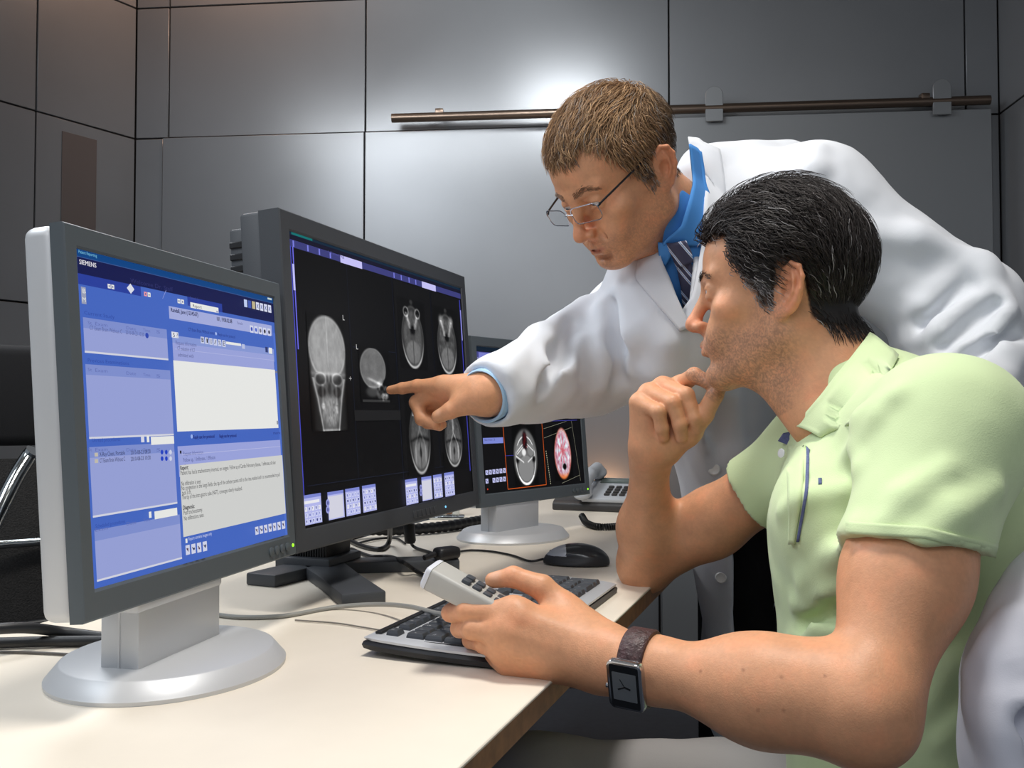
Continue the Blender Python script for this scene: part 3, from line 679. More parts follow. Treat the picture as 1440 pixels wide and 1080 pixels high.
def merge(parts):
    Vs, Qs, Cs, o = [], [], [], 0
    for v, q, c in parts: Vs.append(v); Qs.append(q+o); Cs.append(c); o += len(v)
    return np.concatenate(Vs), np.concatenate(Qs), np.concatenate(Cs)
def hair_obj(name, parts, m, parent):
    V, Q, c = merge(parts); me = mesh_np(name, V, Q); set_col(me, c); return link(name, me, m, parent)
def eye(H, sgn, parent, iris, dirv, eyez=0.0):
    c = H.W(.0320*sgn, -.0748, eyez); dv = nrm(H.R@np.array(dirv, float)); M = frame(c, np.cross([0, 0, 1.0], dv), dv); r = .0126
    b = MB().at(M); n = 20; ths = [0, .14, .16, .27, .44, .46, .7, 1.0, 1.4, 1.9, 2.5, 3.14]; mi = [1, 1, 2, 2, 2, 0, 0, 0, 0, 0, 0]
    for i in range(len(ths)-1):
        b.mi = mi[i]; R = []
        for t in ths[i:i+2]: R.append([(r*math.sin(t)*math.cos(2*math.pi*k/n), r*math.sin(t)*math.sin(2*math.pi*k/n), r*math.cos(t)) for k in range(n)])
        b.loft(R, cap=False)
    return b.build('eye', [M_EYE, M_PUPIL, iris], parent, auto=False)
def brow_strands(V, N, H, n, col, z0=.0215, thick=.0035, rng=None):
    q = H.loc(V); ax = np.abs(q[:, 0]); zc = z0+np.interp(ax, [.010, .030, .050], [-.004, .003, -.004])
    m = (ax > .011) & (ax < .050) & (q[:, 1] < -.05) & (np.abs(q[:, 2]-zc) < thick*np.interp(ax, [.01, .02, .05], [1, 1, .45]))
    fl = lambda l, r: np.stack([np.sign(l[:, 0])*1.0, 0.35+0*l[:, 0], np.interp(np.abs(l[:, 0]), [.01, .03, .05], [.7, .1, -.45])], 1)
    return grow(V, N, H, m, n, lambda l, r: r.uniform(.0045, .0075, len(l)), fl, .24, .00032, col, seg=4, layer=(0, .001), jit=.12, rng=rng, stay=0, root=.0)
# ------------------------------------------------------------------ shared materials
M_EYE = mat('eye_white', C(214, 205, 200), .15); M_PUPIL = mat('pupil_black', (.004, .004, .004), .1)
M_IRIS_B = mat('iris_brown', C(74, 48, 30), .2); M_IRIS_G = mat('iris_grey_blue', C(88, 104, 112), .2)
M_SKIN = mat('skin', (.5, .3, .2), .46, spec=.38, attr='col', sss=.12, bump=(620, .22, .0012))
M_HAIR = mat('hair', (.02, .02, .02), .5, spec=.4, attr='col')
M_COAT = mat('white_coat_cotton', C(222, 225, 231), .85, spec=.12, bump=(900, .2, .0006), sheen=.15)
M_POLO = mat('lime_pique_cotton', C(208, 226, 176), .85, spec=.2, bump=(700, .3, .0008), sheen=.2)
M_POLO_IN = mat('navy_placket_facing', C(92, 100, 140), .85, noise=(300, .2))
M_CHINO = mat('pale_grey_chino', C(158, 155, 155), .85, spec=.2, bump=(800, .25, .0008))
M_TROUSER = mat('black_ribbed_cloth', C(16, 16, 19), .85, bump=(600, .3, .001))
M_SHIRT = mat('blue_shirt_cotton', C(82, 150, 224), .75, spec=.2, bump=(900, .15, .0005))
M_WHITE_BTN = mat('pearl_button', C(232, 232, 230), .25)
# ================================================================== the seated man
def seg_chain(pts, radii, k=.006): return [cone(a, b, ra, rb, k) for a, b, ra, rb in zip(pts[:-1], pts[1:], radii[:-1], radii[1:])]
seated = empty('person', (.55, 1.12, 0.0), 'seated person in lime polo shirt holding a dictation microphone, chin on fist', 'person')
HS = Head((.340, 1.200, CZ+.158), (-.927, .3746, -.06), (-.3746, -.927, 0))
SL = np.array([.428, .930, CZ-.022]); SR = np.array([.425, 1.285, CZ-.050])
NB = np.array([.425, 1.135, CZ-.010])
EL = P(1218, 1000, .805); WL = P(868, 932, .925)
ER = P(906, 797, 1.475); WR = P(915, 645, 1.335)
B = Shape(); head_shape(B, HS, jaw=1.0, nose=1.05, cheek=.9, lid=.0030, mouth=.0011)
W = HS.W
B.core += [cone(W(0, .030, -.045), NB+[.0, .0, .0], .054, .060, .03), cone(W(0, -.030, -.080), NB+[-.055, .01, .0], .030, .036, .03),
           cone(W(.040, .02, -.055), NB+[-.05, -.03, -.02], .012, .012, .03),
           cone(NB+[0, 0, -.02], SL+[0, .03, -.015], .040, .042, .03), cone(NB, SR+[0, -.03, -.01], .045, .045, .03), ell(W(0, -.102, -.041-.001+.0), (.001, .001, .001), k=.002)]
# left arm
B.core += [cone(SL+[0, 0, -.01], SL*.45+EL*.55, .050, .050, .03), cone(SL*.45+EL*.55, EL, .047, .039, .04), cone(EL+[.006, .004, -.011], EL+[.0, .0, .010], .031, .032, .03),
           cone(EL*.93+WL*.07, EL*.62+WL*.38, .0395, .0380, .03), cone(EL*.62+WL*.38, WL, .0380, .0248, .05),
           cone(EL*.8+WL*.2+[0, 0, .011], EL*.55+WL*.45+[0, 0, .007], .030, .026, .03),
           cone(WL*.85+EL*.15, WL+(WL-EL)*.06, .0228, .0242, .03, sq=None)]
# right arm
B.core += [cone(SR, SR*.4+ER*.6, .047, .046, .03), cone(SR*.4+ER*.6, ER, .046, .036, .03), cone(ER+[0, .0, -.008], ER+[.004, 0, .02], .028, .032, .02),
           cone(ER+[0, -.004, .01], ER*.62+WR*.38, .036, .0362, .03), cone(ER*.62+WR*.38, WR, .0362, .0255, .04), cone(WR, WR+[.0, -.012, .02], .026, .027, .02)]
# left hand round the microphone
def PP(*a): return [P(*q) for q in a]
HL = dict(wr=P(845, 922, 0.9358), im=P(722, 861, 0.9543), mm=P(706, 888, 0.9497), rm=P(706, 912, 0.9561), pm=P(716, 932, 0.9681))
B.core += [cone(HL['wr'], HL['im'], 0.0240, 0.0155, .02), cone(HL['wr'], HL['mm'], 0.0230, 0.0146, .02), cone(HL['wr'], HL['rm'], 0.0221, 0.0141, .02), cone(P(835, 935, 0.9497), HL['pm'], 0.0211, 0.0136, .02),
           cone(P(810, 900, 0.9635), P(735, 905, 0.9819), .028, .024, .02), cone(P(835, 905, 0.9543), P(792, 858, 0.9727), .020, .0175, .02)]
B.core += [cone(HL['im']+[.004, -.006, 0.002], HL['im'], 0.0108, 0.0108, .014), cone(HL['mm']+[.004, -.007, 0.002], HL['mm'], 0.0105, 0.0105, .014)]
fing = [([HL['im'], P(655, 859, 0.9635), P(633, 862, 0.9865), P(645, 848, 1.0068)], [0.0122, 0.0099, 0.0086, 0.0075]),
        ([HL['mm'], P(664, 885, 0.9589), P(646, 884, 0.9847), P(658, 868, 1.0068)], [0.0122, 0.0101, 0.0088, 0.0075]),
        ([HL['rm'], P(681, 905, 0.9663), P(662, 900, 0.9921), P(672, 884, 1.0142)], [0.0118, 0.0096, 0.0085, 0.0073]),
        ([HL['pm'], P(699, 926, 0.9773), P(684, 918, 1.0004), P(690, 902, 1.0179)], [0.0108, 0.0086, 0.0077, 0.0068]),
        ([P(800, 862, 0.9727), P(762, 826, 0.9792), P(722, 811, 0.9865), P(693, 816, 0.9921)], [0.0164, 0.0127, 0.0105, 0.0083])]
for p, r in fing: B.att.append((.007, seg_chain(p, r, .004)))
# tendons on the back of the hand
for a, b in (((735, 868), (815, 902)), ((722, 890), (812, 915)), ((726, 912), (815, 930))): B._pend = getattr(B, '_pend', []) + [cone(P(*a, .938), P(*b, .926), .0040, .0028, .012)]
B.core += B._pend; B._pend = []
# right hand, fist under the chin, palm to the viewer
RM = dict(i=P(958, 541, 1.315), m=P(932, 543, 1.312), r=P(912, 552, 1.306), p=P(898, 566, 1.300)); wr2 = P(916, 632, 1.322)
B.core += [cone(wr2, RM['i'], .0235, .0135, .014), cone(wr2, RM['m'], .0235, .0135, .014), cone(wr2, RM['r'], .0235, .0130, .014), cone(wr2, RM['p'], .0235, .0125, .014),
           cone(P(914, 622, 1.310), P(912, 585, 1.302), .0200, .016, .02), cone(P(940, 628, 1.308), P(972, 606, 1.290), .021, .0165, .02)]
fr = [([RM['p'], P(926, 579, 1.268), P(931, 602, 1.272), P(933, 614, 1.280)], [.0112, .0098, .0090, .0080]),
      ([RM['r'], P(946, 566, 1.266), P(956, 597, 1.266), P(958, 615, 1.274)], [.0120, .0106, .0096, .0084]),
      ([RM['m'], P(965, 556, 1.268), P(977, 588, 1.264), P(979, 604, 1.272)], [.0125, .0110, .0099, .0086]),
      ([RM['i'], P(976, 528, 1.275), P(998, 538, 1.262), P(1010, 545, 1.258)], [.0128, .0108, .0094, .0082]),
      ([P(966, 612, 1.290), P(990, 583, 1.268), P(1005, 556, 1.258), P(1016, 538, 1.256)], [.0165, .0128, .0112, .0086])]
for p, r in fr: B.att.append((.006, seg_chain(p, r, .004)))
V, Q = keep_big(*B.mesh(HBODY)); N = vnormals(V, Q)
cols, near = skin_colors(V, N, HS, (213, 155, 117), beard=.66)
hlS = hairline([-.12, -.062, -.054, -.044, -.027, -.013, -.001, .006, .034, .040, .060, .13], [.063, .063, .058, .020, -.004, -.034, -.034, .020, .020, -.045, -.066, -.082])
q = HS.loc(V); hm = near & (q[:, 2] > hlS(q[:, 1])+.008*vnoise(V*260)) & ~((np.abs(q[:, 0]) > .0785) & (q[:, 2] < .022) & (q[:, 1] < .05) & (q[:, 1] > -.004))
ha = (np.clip((q[:, 2]-hlS(q[:, 1])+.004+.012*vnoise(V*300))/.012, 0, 1)*(near & (hm | (np.abs(q[:, 0]) < .0785))))[:, None]*.92; cols = cols*(1-ha)+ha*lin((46, 40, 38))
# finger nails: a lighter patch
def nails(cols, V, pts, r=.0058, col=(226, 178, 150)):
    for c in pts:
        w = np.clip(1.5-np.linalg.norm(V-c, axis=1)/r, 0, 1)[:, None]*.6; cols[:] = cols*(1-w)+w*lin(col)
nails(cols, V, [P(1002, 538, 1.250), P(1012, 534, 1.248), P(696, 808, .985)])
for mx, my in ((1045, 942), (1099, 952), (1066, 999), (1102, 999), (1160, 950), (985, 944)):     # moles on the forearm
    h = B.march(mx, my)
    if h is not None: w = np.clip(1.6-np.linalg.norm(V-h, axis=1)/.0014, 0, 1)[:, None]*.5; cols = cols*(1-w)+w*lin((128, 78, 54))
me = mesh_np('body', V, Q); set_col(me, cols); heal(me); link('body', me, M_SKIN, seated)
eye(HS, 1, seated, M_IRIS_B, (0, -1, -.10)); eye(HS, -1, seated, M_IRIS_B, (0, -1, -.10))
# ---- hair: dark wavy, brushed back, grey at the temples
def flowS(l, r):
    x, y, z = l[:, 0], l[:, 1], l[:, 2]; s = np.sign(x)
    top = np.clip((z-.05)/.05, 0, 1); bk = np.clip((y-.03)/.06, 0, 1)
    return np.stack([s*(.35*top), .85*(1-bk)+.15, -.25-.5*(1-top)-1.1*bk+.55*np.clip((-.04-y)/.04, 0, 1)], 1)
def colS(l, r):
    n = len(l); g = np.clip((.030-l[:, 2])/.05, 0, 1)*np.clip((.028-l[:, 1])/.05, 0, 1); g = np.clip(g*1.25+.05+.10*np.clip((-.05-l[:, 1])/.05, 0, 1), 0, .8)
    grey = r.random(n) < g; c = np.where(grey[:, None], lin((146, 142, 142)), lin((44, 37, 35))); return c*r.uniform(.55, 1.35, (n, 1))
lenS = lambda l, r: np.interp(l[:, 2], [-.08, -.03, .02, .07, .12], [.019, .020, .022, .038, .044])*r.uniform(.75, 1.2, len(l))*np.where((l[:, 1] < .0) & (l[:, 2] < .02), .55, 1)
rg = np.random.default_rng(11)
shg = lambda l: (np.clip((.020-l[:, 2])/.04, 0, 1)*np.clip((.015-l[:, 1])/.03, 0, 1)*.6)[:, None]
def offS(l, v): 
    edge = np.clip((l[:, 2]-hlS(l[:, 1])-.008)/.028, 0, 1); return (.0012+edge*np.interp(l[:, 2], [-.08, -.03, 0, .06, .12], [.0008, .003, .006, .011, .013])*np.interp(l[:, 1], [-.05, 0, .05, .12], [1, 1, .75, .6]))*(1+.35*vnoise(v*70))
hair_parts = [shell(V, Q, N, HS, hm & (q[:, 2] > hlS(q[:, 1])+np.where(q[:, 1] < .0, .016, .010)), offS, lambda l, r: lin((26, 22, 22))*(1-shg(l))+lin((104, 98, 98))*shg(l)),
              grow(V, N, HS, hm, int(8500*HAIRN), lenS, flowS, .36, .00050, colS, layer=(.008, .026), jit=.30, clump=50, back=.45, rng=rg, wave=.55),
              grow(V, N, HS, hm & (q[:, 2] > .03), int(4200*HAIRN), lambda l, r: lenS(l, r)*1.12, flowS, .46, .00055, colS, layer=(.016, .034), jit=.38, clump=38, back=.42, rng=rg, wave=.8)]
hair_obj('hair', hair_parts, M_HAIR, seated)
dk = lambda l, r: lin((40, 34, 32))*r.uniform(.6, 1.6, (len(l), 1))
hair_obj('eyebrows', [brow_strands(V, N, HS, int(520), dk, z0=.0215, thick=.0036, rng=rg)], M_HAIR, seated)
# ---- polo shirt
T = Shape(); f0 = lambda x, y, z: np.array([x, y, CZ+z])
T.core += [ell(f0(.437, 1.120, -.150), (.128, .178, .150), k=.03), ell(f0(.455, 1.115, -.340), (.138, .150, .190), k=.07), ell(f0(.475, 1.110, -.50), (.150, .165, .10), k=.06),
           cone(SL, SR, .058, .056, .05), cone(NB+[.028, 0, .020], SL, .052, .060, .05), cone(NB+[.028, 0, .020], SR, .052, .058, .05),
           ell(f0(.515, 1.12, -.08), (.085, .15, .10), k=.06), cone(W(0, .03, -.075), NB+[.012, 0, -.015], .060, .067, .03),
           ell(f0(.352, 1.07, -.115), (.05, .07, .06), k=.04)]
# sleeves
aL = EL-SL; aL = aL/np.linalg.norm(aL); hemL = SL+aL*.155
aR = ER-SR; aR = aR/np.linalg.norm(aR); hemR = SR+aR*.125
T.core += [cone(SL+[.0, 0, .004], hemL+aL*.03, .0655, .0655, .04), cone(SR, hemR+aR*.03, .062, .058, .04)]
hv = nrm(P(1400, 783, .93)-P(1215, 752, .93)); hn = np.array([-.34, -.14, -.93]); hn = nrm(hn-hv*np.dot(hn, hv)); hc = P(1308, 767, .85)
T.post += [rbox(hc+hn*.06, (.078, .11, .06), np.stack([hv, np.cross(hn, hv), hn], 1), .0, .003, '-'),
           rbox(hemR+aR*.05, (.085, .085, .05), np.stack([nrm(np.cross(aR, [0, 1, 0])), nrm(np.cross(aR, nrm(np.cross(aR, [0, 1, 0])))), aR], 1), .0, .003, '-'),
           cone(hemL-aL*.03, hemL+aL*.05, .053, .0585, .003, '-'), cone(hemR-aR*.03, hemR+aR*.05, .050, .053, .003, '-'),
           cone(W(0, .03, -.060), W(0, .03, -.085), .0590, .0570, .003, '-'), rbox(W(0, .03, -.03), (.1, .1, .030), HS.R, 0, .004, '-')]
T.disp = lambda p: (.0022*vnoise(p*np.array([16, 16, 26], f32))+.0012*vnoise(p*45)).astype(f32)
for pix, r in ((((1240, 735), (1275, 700), (1330, 660)), .006), (((1300, 752), (1345, 722), (1400, 690)), .007), (((1208, 660), (1208, 630), (1235, 585)), .005),
               (((1195, 640), (1215, 590), (1260, 555)), .007), (((1120, 850), (1170, 835), (1215, 800)), .009), (((1115, 905), (1150, 880), (1200, 868)), .009), (((1130, 820), (1180, 780), (1200, 740)), .006),
               (((1290, 1010), (1340, 930), (1400, 890)), .009), (((1090, 925), (1140, 905), (1190, 898)), .010), (((1320, 1040), (1380, 980), (1430, 940)), .007), (((1100, 720), (1130, 700), (1190, 690)), .005)):
    T.fold(pix, r, k=.022)
for pix, r in ((((1130, 880), (1175, 858), (1210, 840)), .007),): T.fold(pix, r, k=.02, op='-')
T.commit()
Vp, Qp = keep_big(*T.mesh(HCLOTH)); me = heal(mesh_np('polo_shirt', Vp, Qp)); polo = link('polo_shirt', me, M_POLO, seated)
drape_obj('collar', M_POLO, polo, [(1219, 476), (1196, 512), (1163, 556), (1121, 601)], [(1263, 503), (1243, 548), (1200, 592), (1156, 617)], T, nu=26, nv=8, lift=.010, liftB=.004, thick=.003, bulge=.004)
drape_obj('collar', M_POLO_IN, polo, [(1128, 590), (1112, 604), (1099, 622)], [(1126, 604), (1120, 616), (1113, 628)], T, nu=10, nv=5, lift=.006, thick=.003)
drape_obj('placket', M_POLO, polo, [(1106, 625), (1110, 690), (1111, 765)], [(1134, 628), (1130, 690), (1119, 765)], T, nu=20, nv=5, lift=.0035, thick=.003)
drape_obj('placket_edge', M_POLO_IN, polo, [(1135, 628), (1132, 690), (1121, 762)], [(1139, 632), (1137, 690), (1124, 762)], T, nu=20, nv=4, lift=.0020, thick=.002)
for i, (a, b) in enumerate((((1215, 735), (1402, 764)),)): drape_obj('sleeve_hem', M_POLO, polo, [(1190, 733), (1300, 741), (1402, 765)], [(1190, 751), (1300, 757), (1400, 783)], T, nu=24, nv=5, lift=.0016, thick=.003)
drape_obj('chest_emblem', M_POLO_IN, polo, [(1151, 673), (1156, 673)], [(1151, 682), (1156, 682)], T, nu=4, nv=4, lift=.0015, thick=.001)
for bx, by in ((1107, 640),):
    h = T.march(bx, by, lift=.007); b = MB().at(frame(h, [0, .3, 1], [-1, -.6, 0])); b.lathe([(0, 0), (.0055, 0), (.006, .0012), (.0045, .002), (0, .0016)], 20); b.build('button', M_WHITE_BTN, polo)
# ---- trousers: thighs forward under the table edge
K = Shape(); hipL, hipR = np.array([.50, .99, .50]), np.array([.50, 1.23, .50]); kneeL, kneeR = np.array([.075, .985, .49]), np.array([.04, 1.29, .50])
K.core += [ell((.50, 1.11, .50), (.15, .185, .125), k=.05), cone(hipL, kneeL, .082, .060, .05), cone(hipR, kneeR, .082, .060, .05), cone(kneeL, (.10, .98, .09), .064, .05, .04), cone(kneeR, (.08, 1.30, .09), .064, .05, .04)]
K.disp = lambda p: (.005*vnoise(p*np.array([22, 12, 12], f32))+.002*vnoise(p*40)).astype(f32)
Vk, Qk = keep_big(*K.mesh(.006)); link('trousers', mesh_np('trousers', Vk, Qk), M_CHINO, seated)
for fy, fx in ((.98, .10), (1.30, .08)):
    S = Shape(); S.core += [ell((fx-.05, fy, .045), (.135, .048, .042), k=.02), cone((fx, fy, .05), (fx, fy, .10), .047, .047, .02)]; S.post.append(halfspace((fx, fy, .004), (0, 0, -1)))
    v, qd = S.mesh(.006); link('shoe', mesh_np('shoe', v, qd), M_TROUSER, seated)
# ---- wristwatch
wd = nrm(WL-EL); wc = P(902, 938, .910)
wn = nrm(np.array([-.10, -1, -.16])-wd*np.dot(wd, [-.10, -1, -.16])); Mw = frame(wc, wd, wn)     # x along the arm, z towards the viewer
b = MB().at(Mw); n = 44; ring = lambda x, g: [(x, (.0345+g)*math.cos(2*math.pi*k/n), (.0310+g)*math.sin(2*math.pi*k/n)) for k in range(n)]
b.loft([ring(-.0125, -.0015), ring(-.0125, .0012), ring(-.0105, .0026), ring(.0105, .0026), ring(.0125, .0012), ring(.0125, -.0015)], cap=False)
M_STRAP = mat('brown_croc_leather', C(66, 40, 40), .45, bump=(230, .9, .002), noise=(180, .35)); M_STEEL = mat('polished_steel', C(196, 198, 204), .18, metal=1)
M_DIAL = mat('silver_dial', C(120, 124, 128), .35, metal=.5); M_BLACKG = mat('black_gloss', C(14, 15, 18), .12, coat=.3)
watch = b.build('watch_strap', M_STRAP, seated)
def rrect(w, h, r, n=6):
    out = []
    for cx, cy, a0 in ((w-r, h-r, 0), (-w+r, h-r, 90), (-w+r, -h+r, 180), (w-r, -h+r, 270)):
        for k in range(n+1): a = math.radians(a0+90*k/n); out.append((cx+r*math.cos(a), cy+r*math.sin(a)))
    return out
wa = rotx(math.radians(-6)); Mc = Mw.copy(); Mc[:3, :3] = Mw[:3, :3]@wa
b = MB().at(Mc@np.array([[1, 0, 0, 0], [0, 1, 0, 0], [0, 0, 1, .0300], [0, 0, 0, 1.0]])); b.prism(rrect(.0180, .0245, .0065), 0, .0085, .0018)
case = b.build('watch_case', M_STEEL, watch)
def at_case(z): return Mc@np.array([[1, 0, 0, 0], [0, 1, 0, 0], [0, 0, 1, .0300+z], [0, 0, 0, 1.0]])
b = MB().at(at_case(.0084)); b.prism(rrect(.0145, .0213, .002), 0, .0004); b.build('watch_bezel', M_BLACKG, watch)
b = MB().at(at_case(.0087)); b.prism(rrect(.0120, .0140, .0008), 0, .0004); b.build('watch_dial', M_DIAL, watch)
b = MB().at(at_case(.0093))
for ang, ln, w in ((25, .0075, .0006), (165, .0060, .0008), (-60, .0085, .0003)):
    a = math.radians(ang); b.box((ln/2*math.cos(a), ln/2*math.sin(a), 0), (ln, w*2, .0004), R=rotz(a))
b.build('watch_hands', M_BLACKG, watch)
b = MB().at(at_case(.0045)@frame((.0180, .004, 0), (0, 0, 1), (1, 0, 0))); b.lathe([(0, 0), (.0024, 0), (.0026, .0025), (.0018, .0032), (0, .0032)], 16); b.build('watch_crown', M_STEEL, watch)
# ================================================================== the standing man
doctor = empty('person', (.62, 1.95, 0.0), 'person in a white lab coat and glasses bending over, pointing at a screen', 'person')
RD = nrm([-.56, .82, .07]); fD = np.array([-.66, -.385, -.655])
HD = Head(P(813, 291, 1.40)-nrm(fD)*.09, fD, -RD); Wd = HD.W
DR = P(915, 425, 1.79); DE = P(822, 505, 1.60); DW = P(688, 554, 1.378)
DL = P(1142, 292, 1.56); LE = P(1352, 446, 1.50); LW = P(1372, 660, 1.36)
DN = P(985, 335, 1.56)
A = Shape(); head_shape(A, HD, jaw=1.03, nose=1.12, cheek=1.05, lid=.0030, mouth=.0030, cz=.0075)
A.core += [cone(Wd(0, .030, -.045), DN, .056, .062, .03), cone(Wd(0, -.025, -.085), DN+[-.05, -.03, -.03], .036, .040, .03),
           cone(DN+[0, 0, -.03], DR, .040, .040, .03), cone(DN+[.03, .04, -.09], DL+[0, 0, -.04], .036, .036, .03), cone(DR, DE, .045, .04, .03), cone(DE, DW, .039, .0275, .03), cone(DL, LE, .045, .04, .03), cone(LE, LW, .04, .027, .03)]
# pointing hand
hm_ = dict(i=P(624, 543, 1.402), m=P(612, 549, 1.420), r=P(611, 559, 1.440), p=P(616, 569, 1.458)); dw = P(684, 552, 1.378)
A.core += [cone(DW, dw, .0275, .0265, .02), cone(dw, hm_['i'], .0265, .0150, .016), cone(dw, hm_['m'], .025, .0150, .016), cone(dw, hm_['r'], .024, .0145, .016), cone(dw, hm_['p'], .022, .0135, .016),
           cone(P(672, 560, 1.366), P(652, 566, 1.372), .0185, .0160, .016)]
dfing = [([hm_['i'], P(587, 543, 1.430), P(566, 546, 1.446), P(549, 548.5, 1.458)], [.0138, .0100, .0086, .0066]),
         ([hm_['m'], P(586, 566, 1.436), P(593, 589, 1.424), P(612, 597, 1.410)], [.0132, .0112, .0100, .0082]),
         ([hm_['r'], P(590, 574, 1.458), P(601, 594, 1.448), P(618, 599, 1.436)], [.0125, .0106, .0094, .0078]),
         ([hm_['p'], P(599, 582, 1.474), P(610, 595, 1.466), P(622, 597, 1.456)], [.0112, .0092, .0084, .0072]),
         ([P(656, 566, 1.370), P(634, 577, 1.372), P(616, 586, 1.378)], [.0155, .0122, .0098])]
for p, r in dfing: A.att.append((.008, seg_chain(p, r, .004)))
# left hand, out of sight behind the seated man
lw2 = LW+nrm(LW-LE)*.06
A.core += [cone(LW, lw2, .026, .018, .02, sq=((1, 0, 0), 1.5))]
for k in range(5):
    t = (k-2)*.018; A.att.append((.006, seg_chain([lw2+[t, 0, 0], lw2+[t*1.15, -.02, -.035], lw2+[t*1.15, -.035, -.06]], [.010, .009, .007], .004)))
V, Q = keep_big(*A.mesh(HBODY)); N = vnormals(V, Q)
cols, near = skin_colors(V, N, HD, (219, 159, 119), beard=.34)
hlD = hairline([-.12, -.075, -.064, -.052, -.040, -.026, -.013, -.001, .006, .040, .046, .062, .13], [.068, .068, .070, .062, .028, .004, -.028, -.028, .020, .020, -.035, -.050, -.062])
q = HD.loc(V); hm = near & (q[:, 2] > hlD(q[:, 1])+.026*np.exp(-((np.abs(q[:, 0])-.050)/.013)**2)*(q[:, 1] < -.028)+.008*vnoise(V*260)) & ~((np.abs(q[:, 0]) > .0785) & (q[:, 2] < .022) & (q[:, 1] < .05) & (q[:, 1] > -.004))
ha = (np.clip((q[:, 2]-hlD(q[:, 1])+.004+.012*vnoise(V*300))/.012, 0, 1)*hm)[:, None]*.85; cols = cols*(1-ha)+ha*lin((104, 78, 58)); nails(cols, V, [P(617, 580, 1.370)], .005)
link('body', (lambda me: (set_col(me, cols), heal(me))[1])(mesh_np('body', V, Q)), M_SKIN, doctor)
eye(HD, 1, doctor, M_IRIS_G, (0, -1, -.55)); eye(HD, -1, doctor, M_IRIS_G, (0, -1, -.55))
def flowD(l, r):
    x, y, z = l[:, 0], l[:, 1], l[:, 2]; s = np.sign(x); top = np.clip((z-.045)/.05, 0, 1); bk = np.clip((y-.05)/.05, 0, 1)
    return np.stack([s*.15*top, -.9*top+.15*(1-top), -.15*top-1.0*(1-top)-.5*bk], 1)
def colD(l, r):
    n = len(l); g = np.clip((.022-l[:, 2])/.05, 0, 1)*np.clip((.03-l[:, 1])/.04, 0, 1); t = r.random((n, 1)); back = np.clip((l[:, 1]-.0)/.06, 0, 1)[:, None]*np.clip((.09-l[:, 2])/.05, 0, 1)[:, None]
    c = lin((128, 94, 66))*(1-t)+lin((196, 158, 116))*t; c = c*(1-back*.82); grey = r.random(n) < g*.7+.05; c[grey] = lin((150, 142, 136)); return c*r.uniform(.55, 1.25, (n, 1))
lenD = lambda l, r: np.interp(l[:, 2], [-.06, -.02, .03, .07, .12], [.009, .012, .018, .030, .034])*r.uniform(.7, 1.2, len(l))*np.interp(l[:, 1], [-.07, -.04], [.55, 1])
offD = lambda l, v: (.001+np.clip((l[:, 2]-hlD(l[:, 1]))/.03, 0, 1)*np.interp(l[:, 2], [-.08, 0, .06, .12], [.001, .002, .0035, .005]))*(1+.4*vnoise(v*70))
rg = np.random.default_rng(23)
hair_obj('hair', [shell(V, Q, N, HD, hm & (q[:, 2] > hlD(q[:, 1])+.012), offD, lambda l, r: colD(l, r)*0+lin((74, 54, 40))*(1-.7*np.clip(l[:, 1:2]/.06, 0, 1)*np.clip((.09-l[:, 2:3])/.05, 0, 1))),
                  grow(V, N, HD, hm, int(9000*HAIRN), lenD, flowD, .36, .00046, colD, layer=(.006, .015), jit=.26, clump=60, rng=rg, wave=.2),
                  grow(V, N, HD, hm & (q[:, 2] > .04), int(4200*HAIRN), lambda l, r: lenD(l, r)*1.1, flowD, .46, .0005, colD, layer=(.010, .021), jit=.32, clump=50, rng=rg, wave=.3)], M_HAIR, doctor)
hair_obj('eyebrows', [brow_strands(V, N, HD, 380, lambda l, r: lin((140, 104, 76))*r.uniform(.6, 1.3, (len(l), 1)), z0=.0225, thick=.004, rng=rg)], M_HAIR, doctor)
# ---- glasses: half-rim lenses, dark temples
M_LENS = bpy.data.materials.new('spectacle_glass'); M_LENS.use_nodes = True; _n = M_LENS.node_tree.nodes; _l = M_LENS.node_tree.links; _n.remove(_n['Principled BSDF'])
_t = _n.new('ShaderNodeBsdfTransparent'); _g = _n.new('ShaderNodeBsdfGlossy'); _g.inputs['Roughness'].default_value = .03; _f = _n.new('ShaderNodeFresnel'); _f.inputs['IOR'].default_value = 1.35; _m = _n.new('ShaderNodeMixShader')
_m.inputs[0].default_value = .07; _l.new(_t.outputs[0], _m.inputs[1]); _l.new(_g.outputs[0], _m.inputs[2]); _l.new(_m.outputs[0], _n['Material Output'].inputs['Surface'])
M_RIM = mat('silver_wire', C(190, 192, 198), .25, metal=1); M_TEMPLE = mat('black_acetate', C(18, 18, 22), .25)
gl = None
gb = MB()
gb.tube([Wd(x, y, z) for x, y, z in spline([(-.010, -.112, -.001), (0, -.1155, .002), (.010, -.112, -.001)], 5)], .0009, 8)
glasses = gb.build('glasses_bridge', M_RIM, doctor)
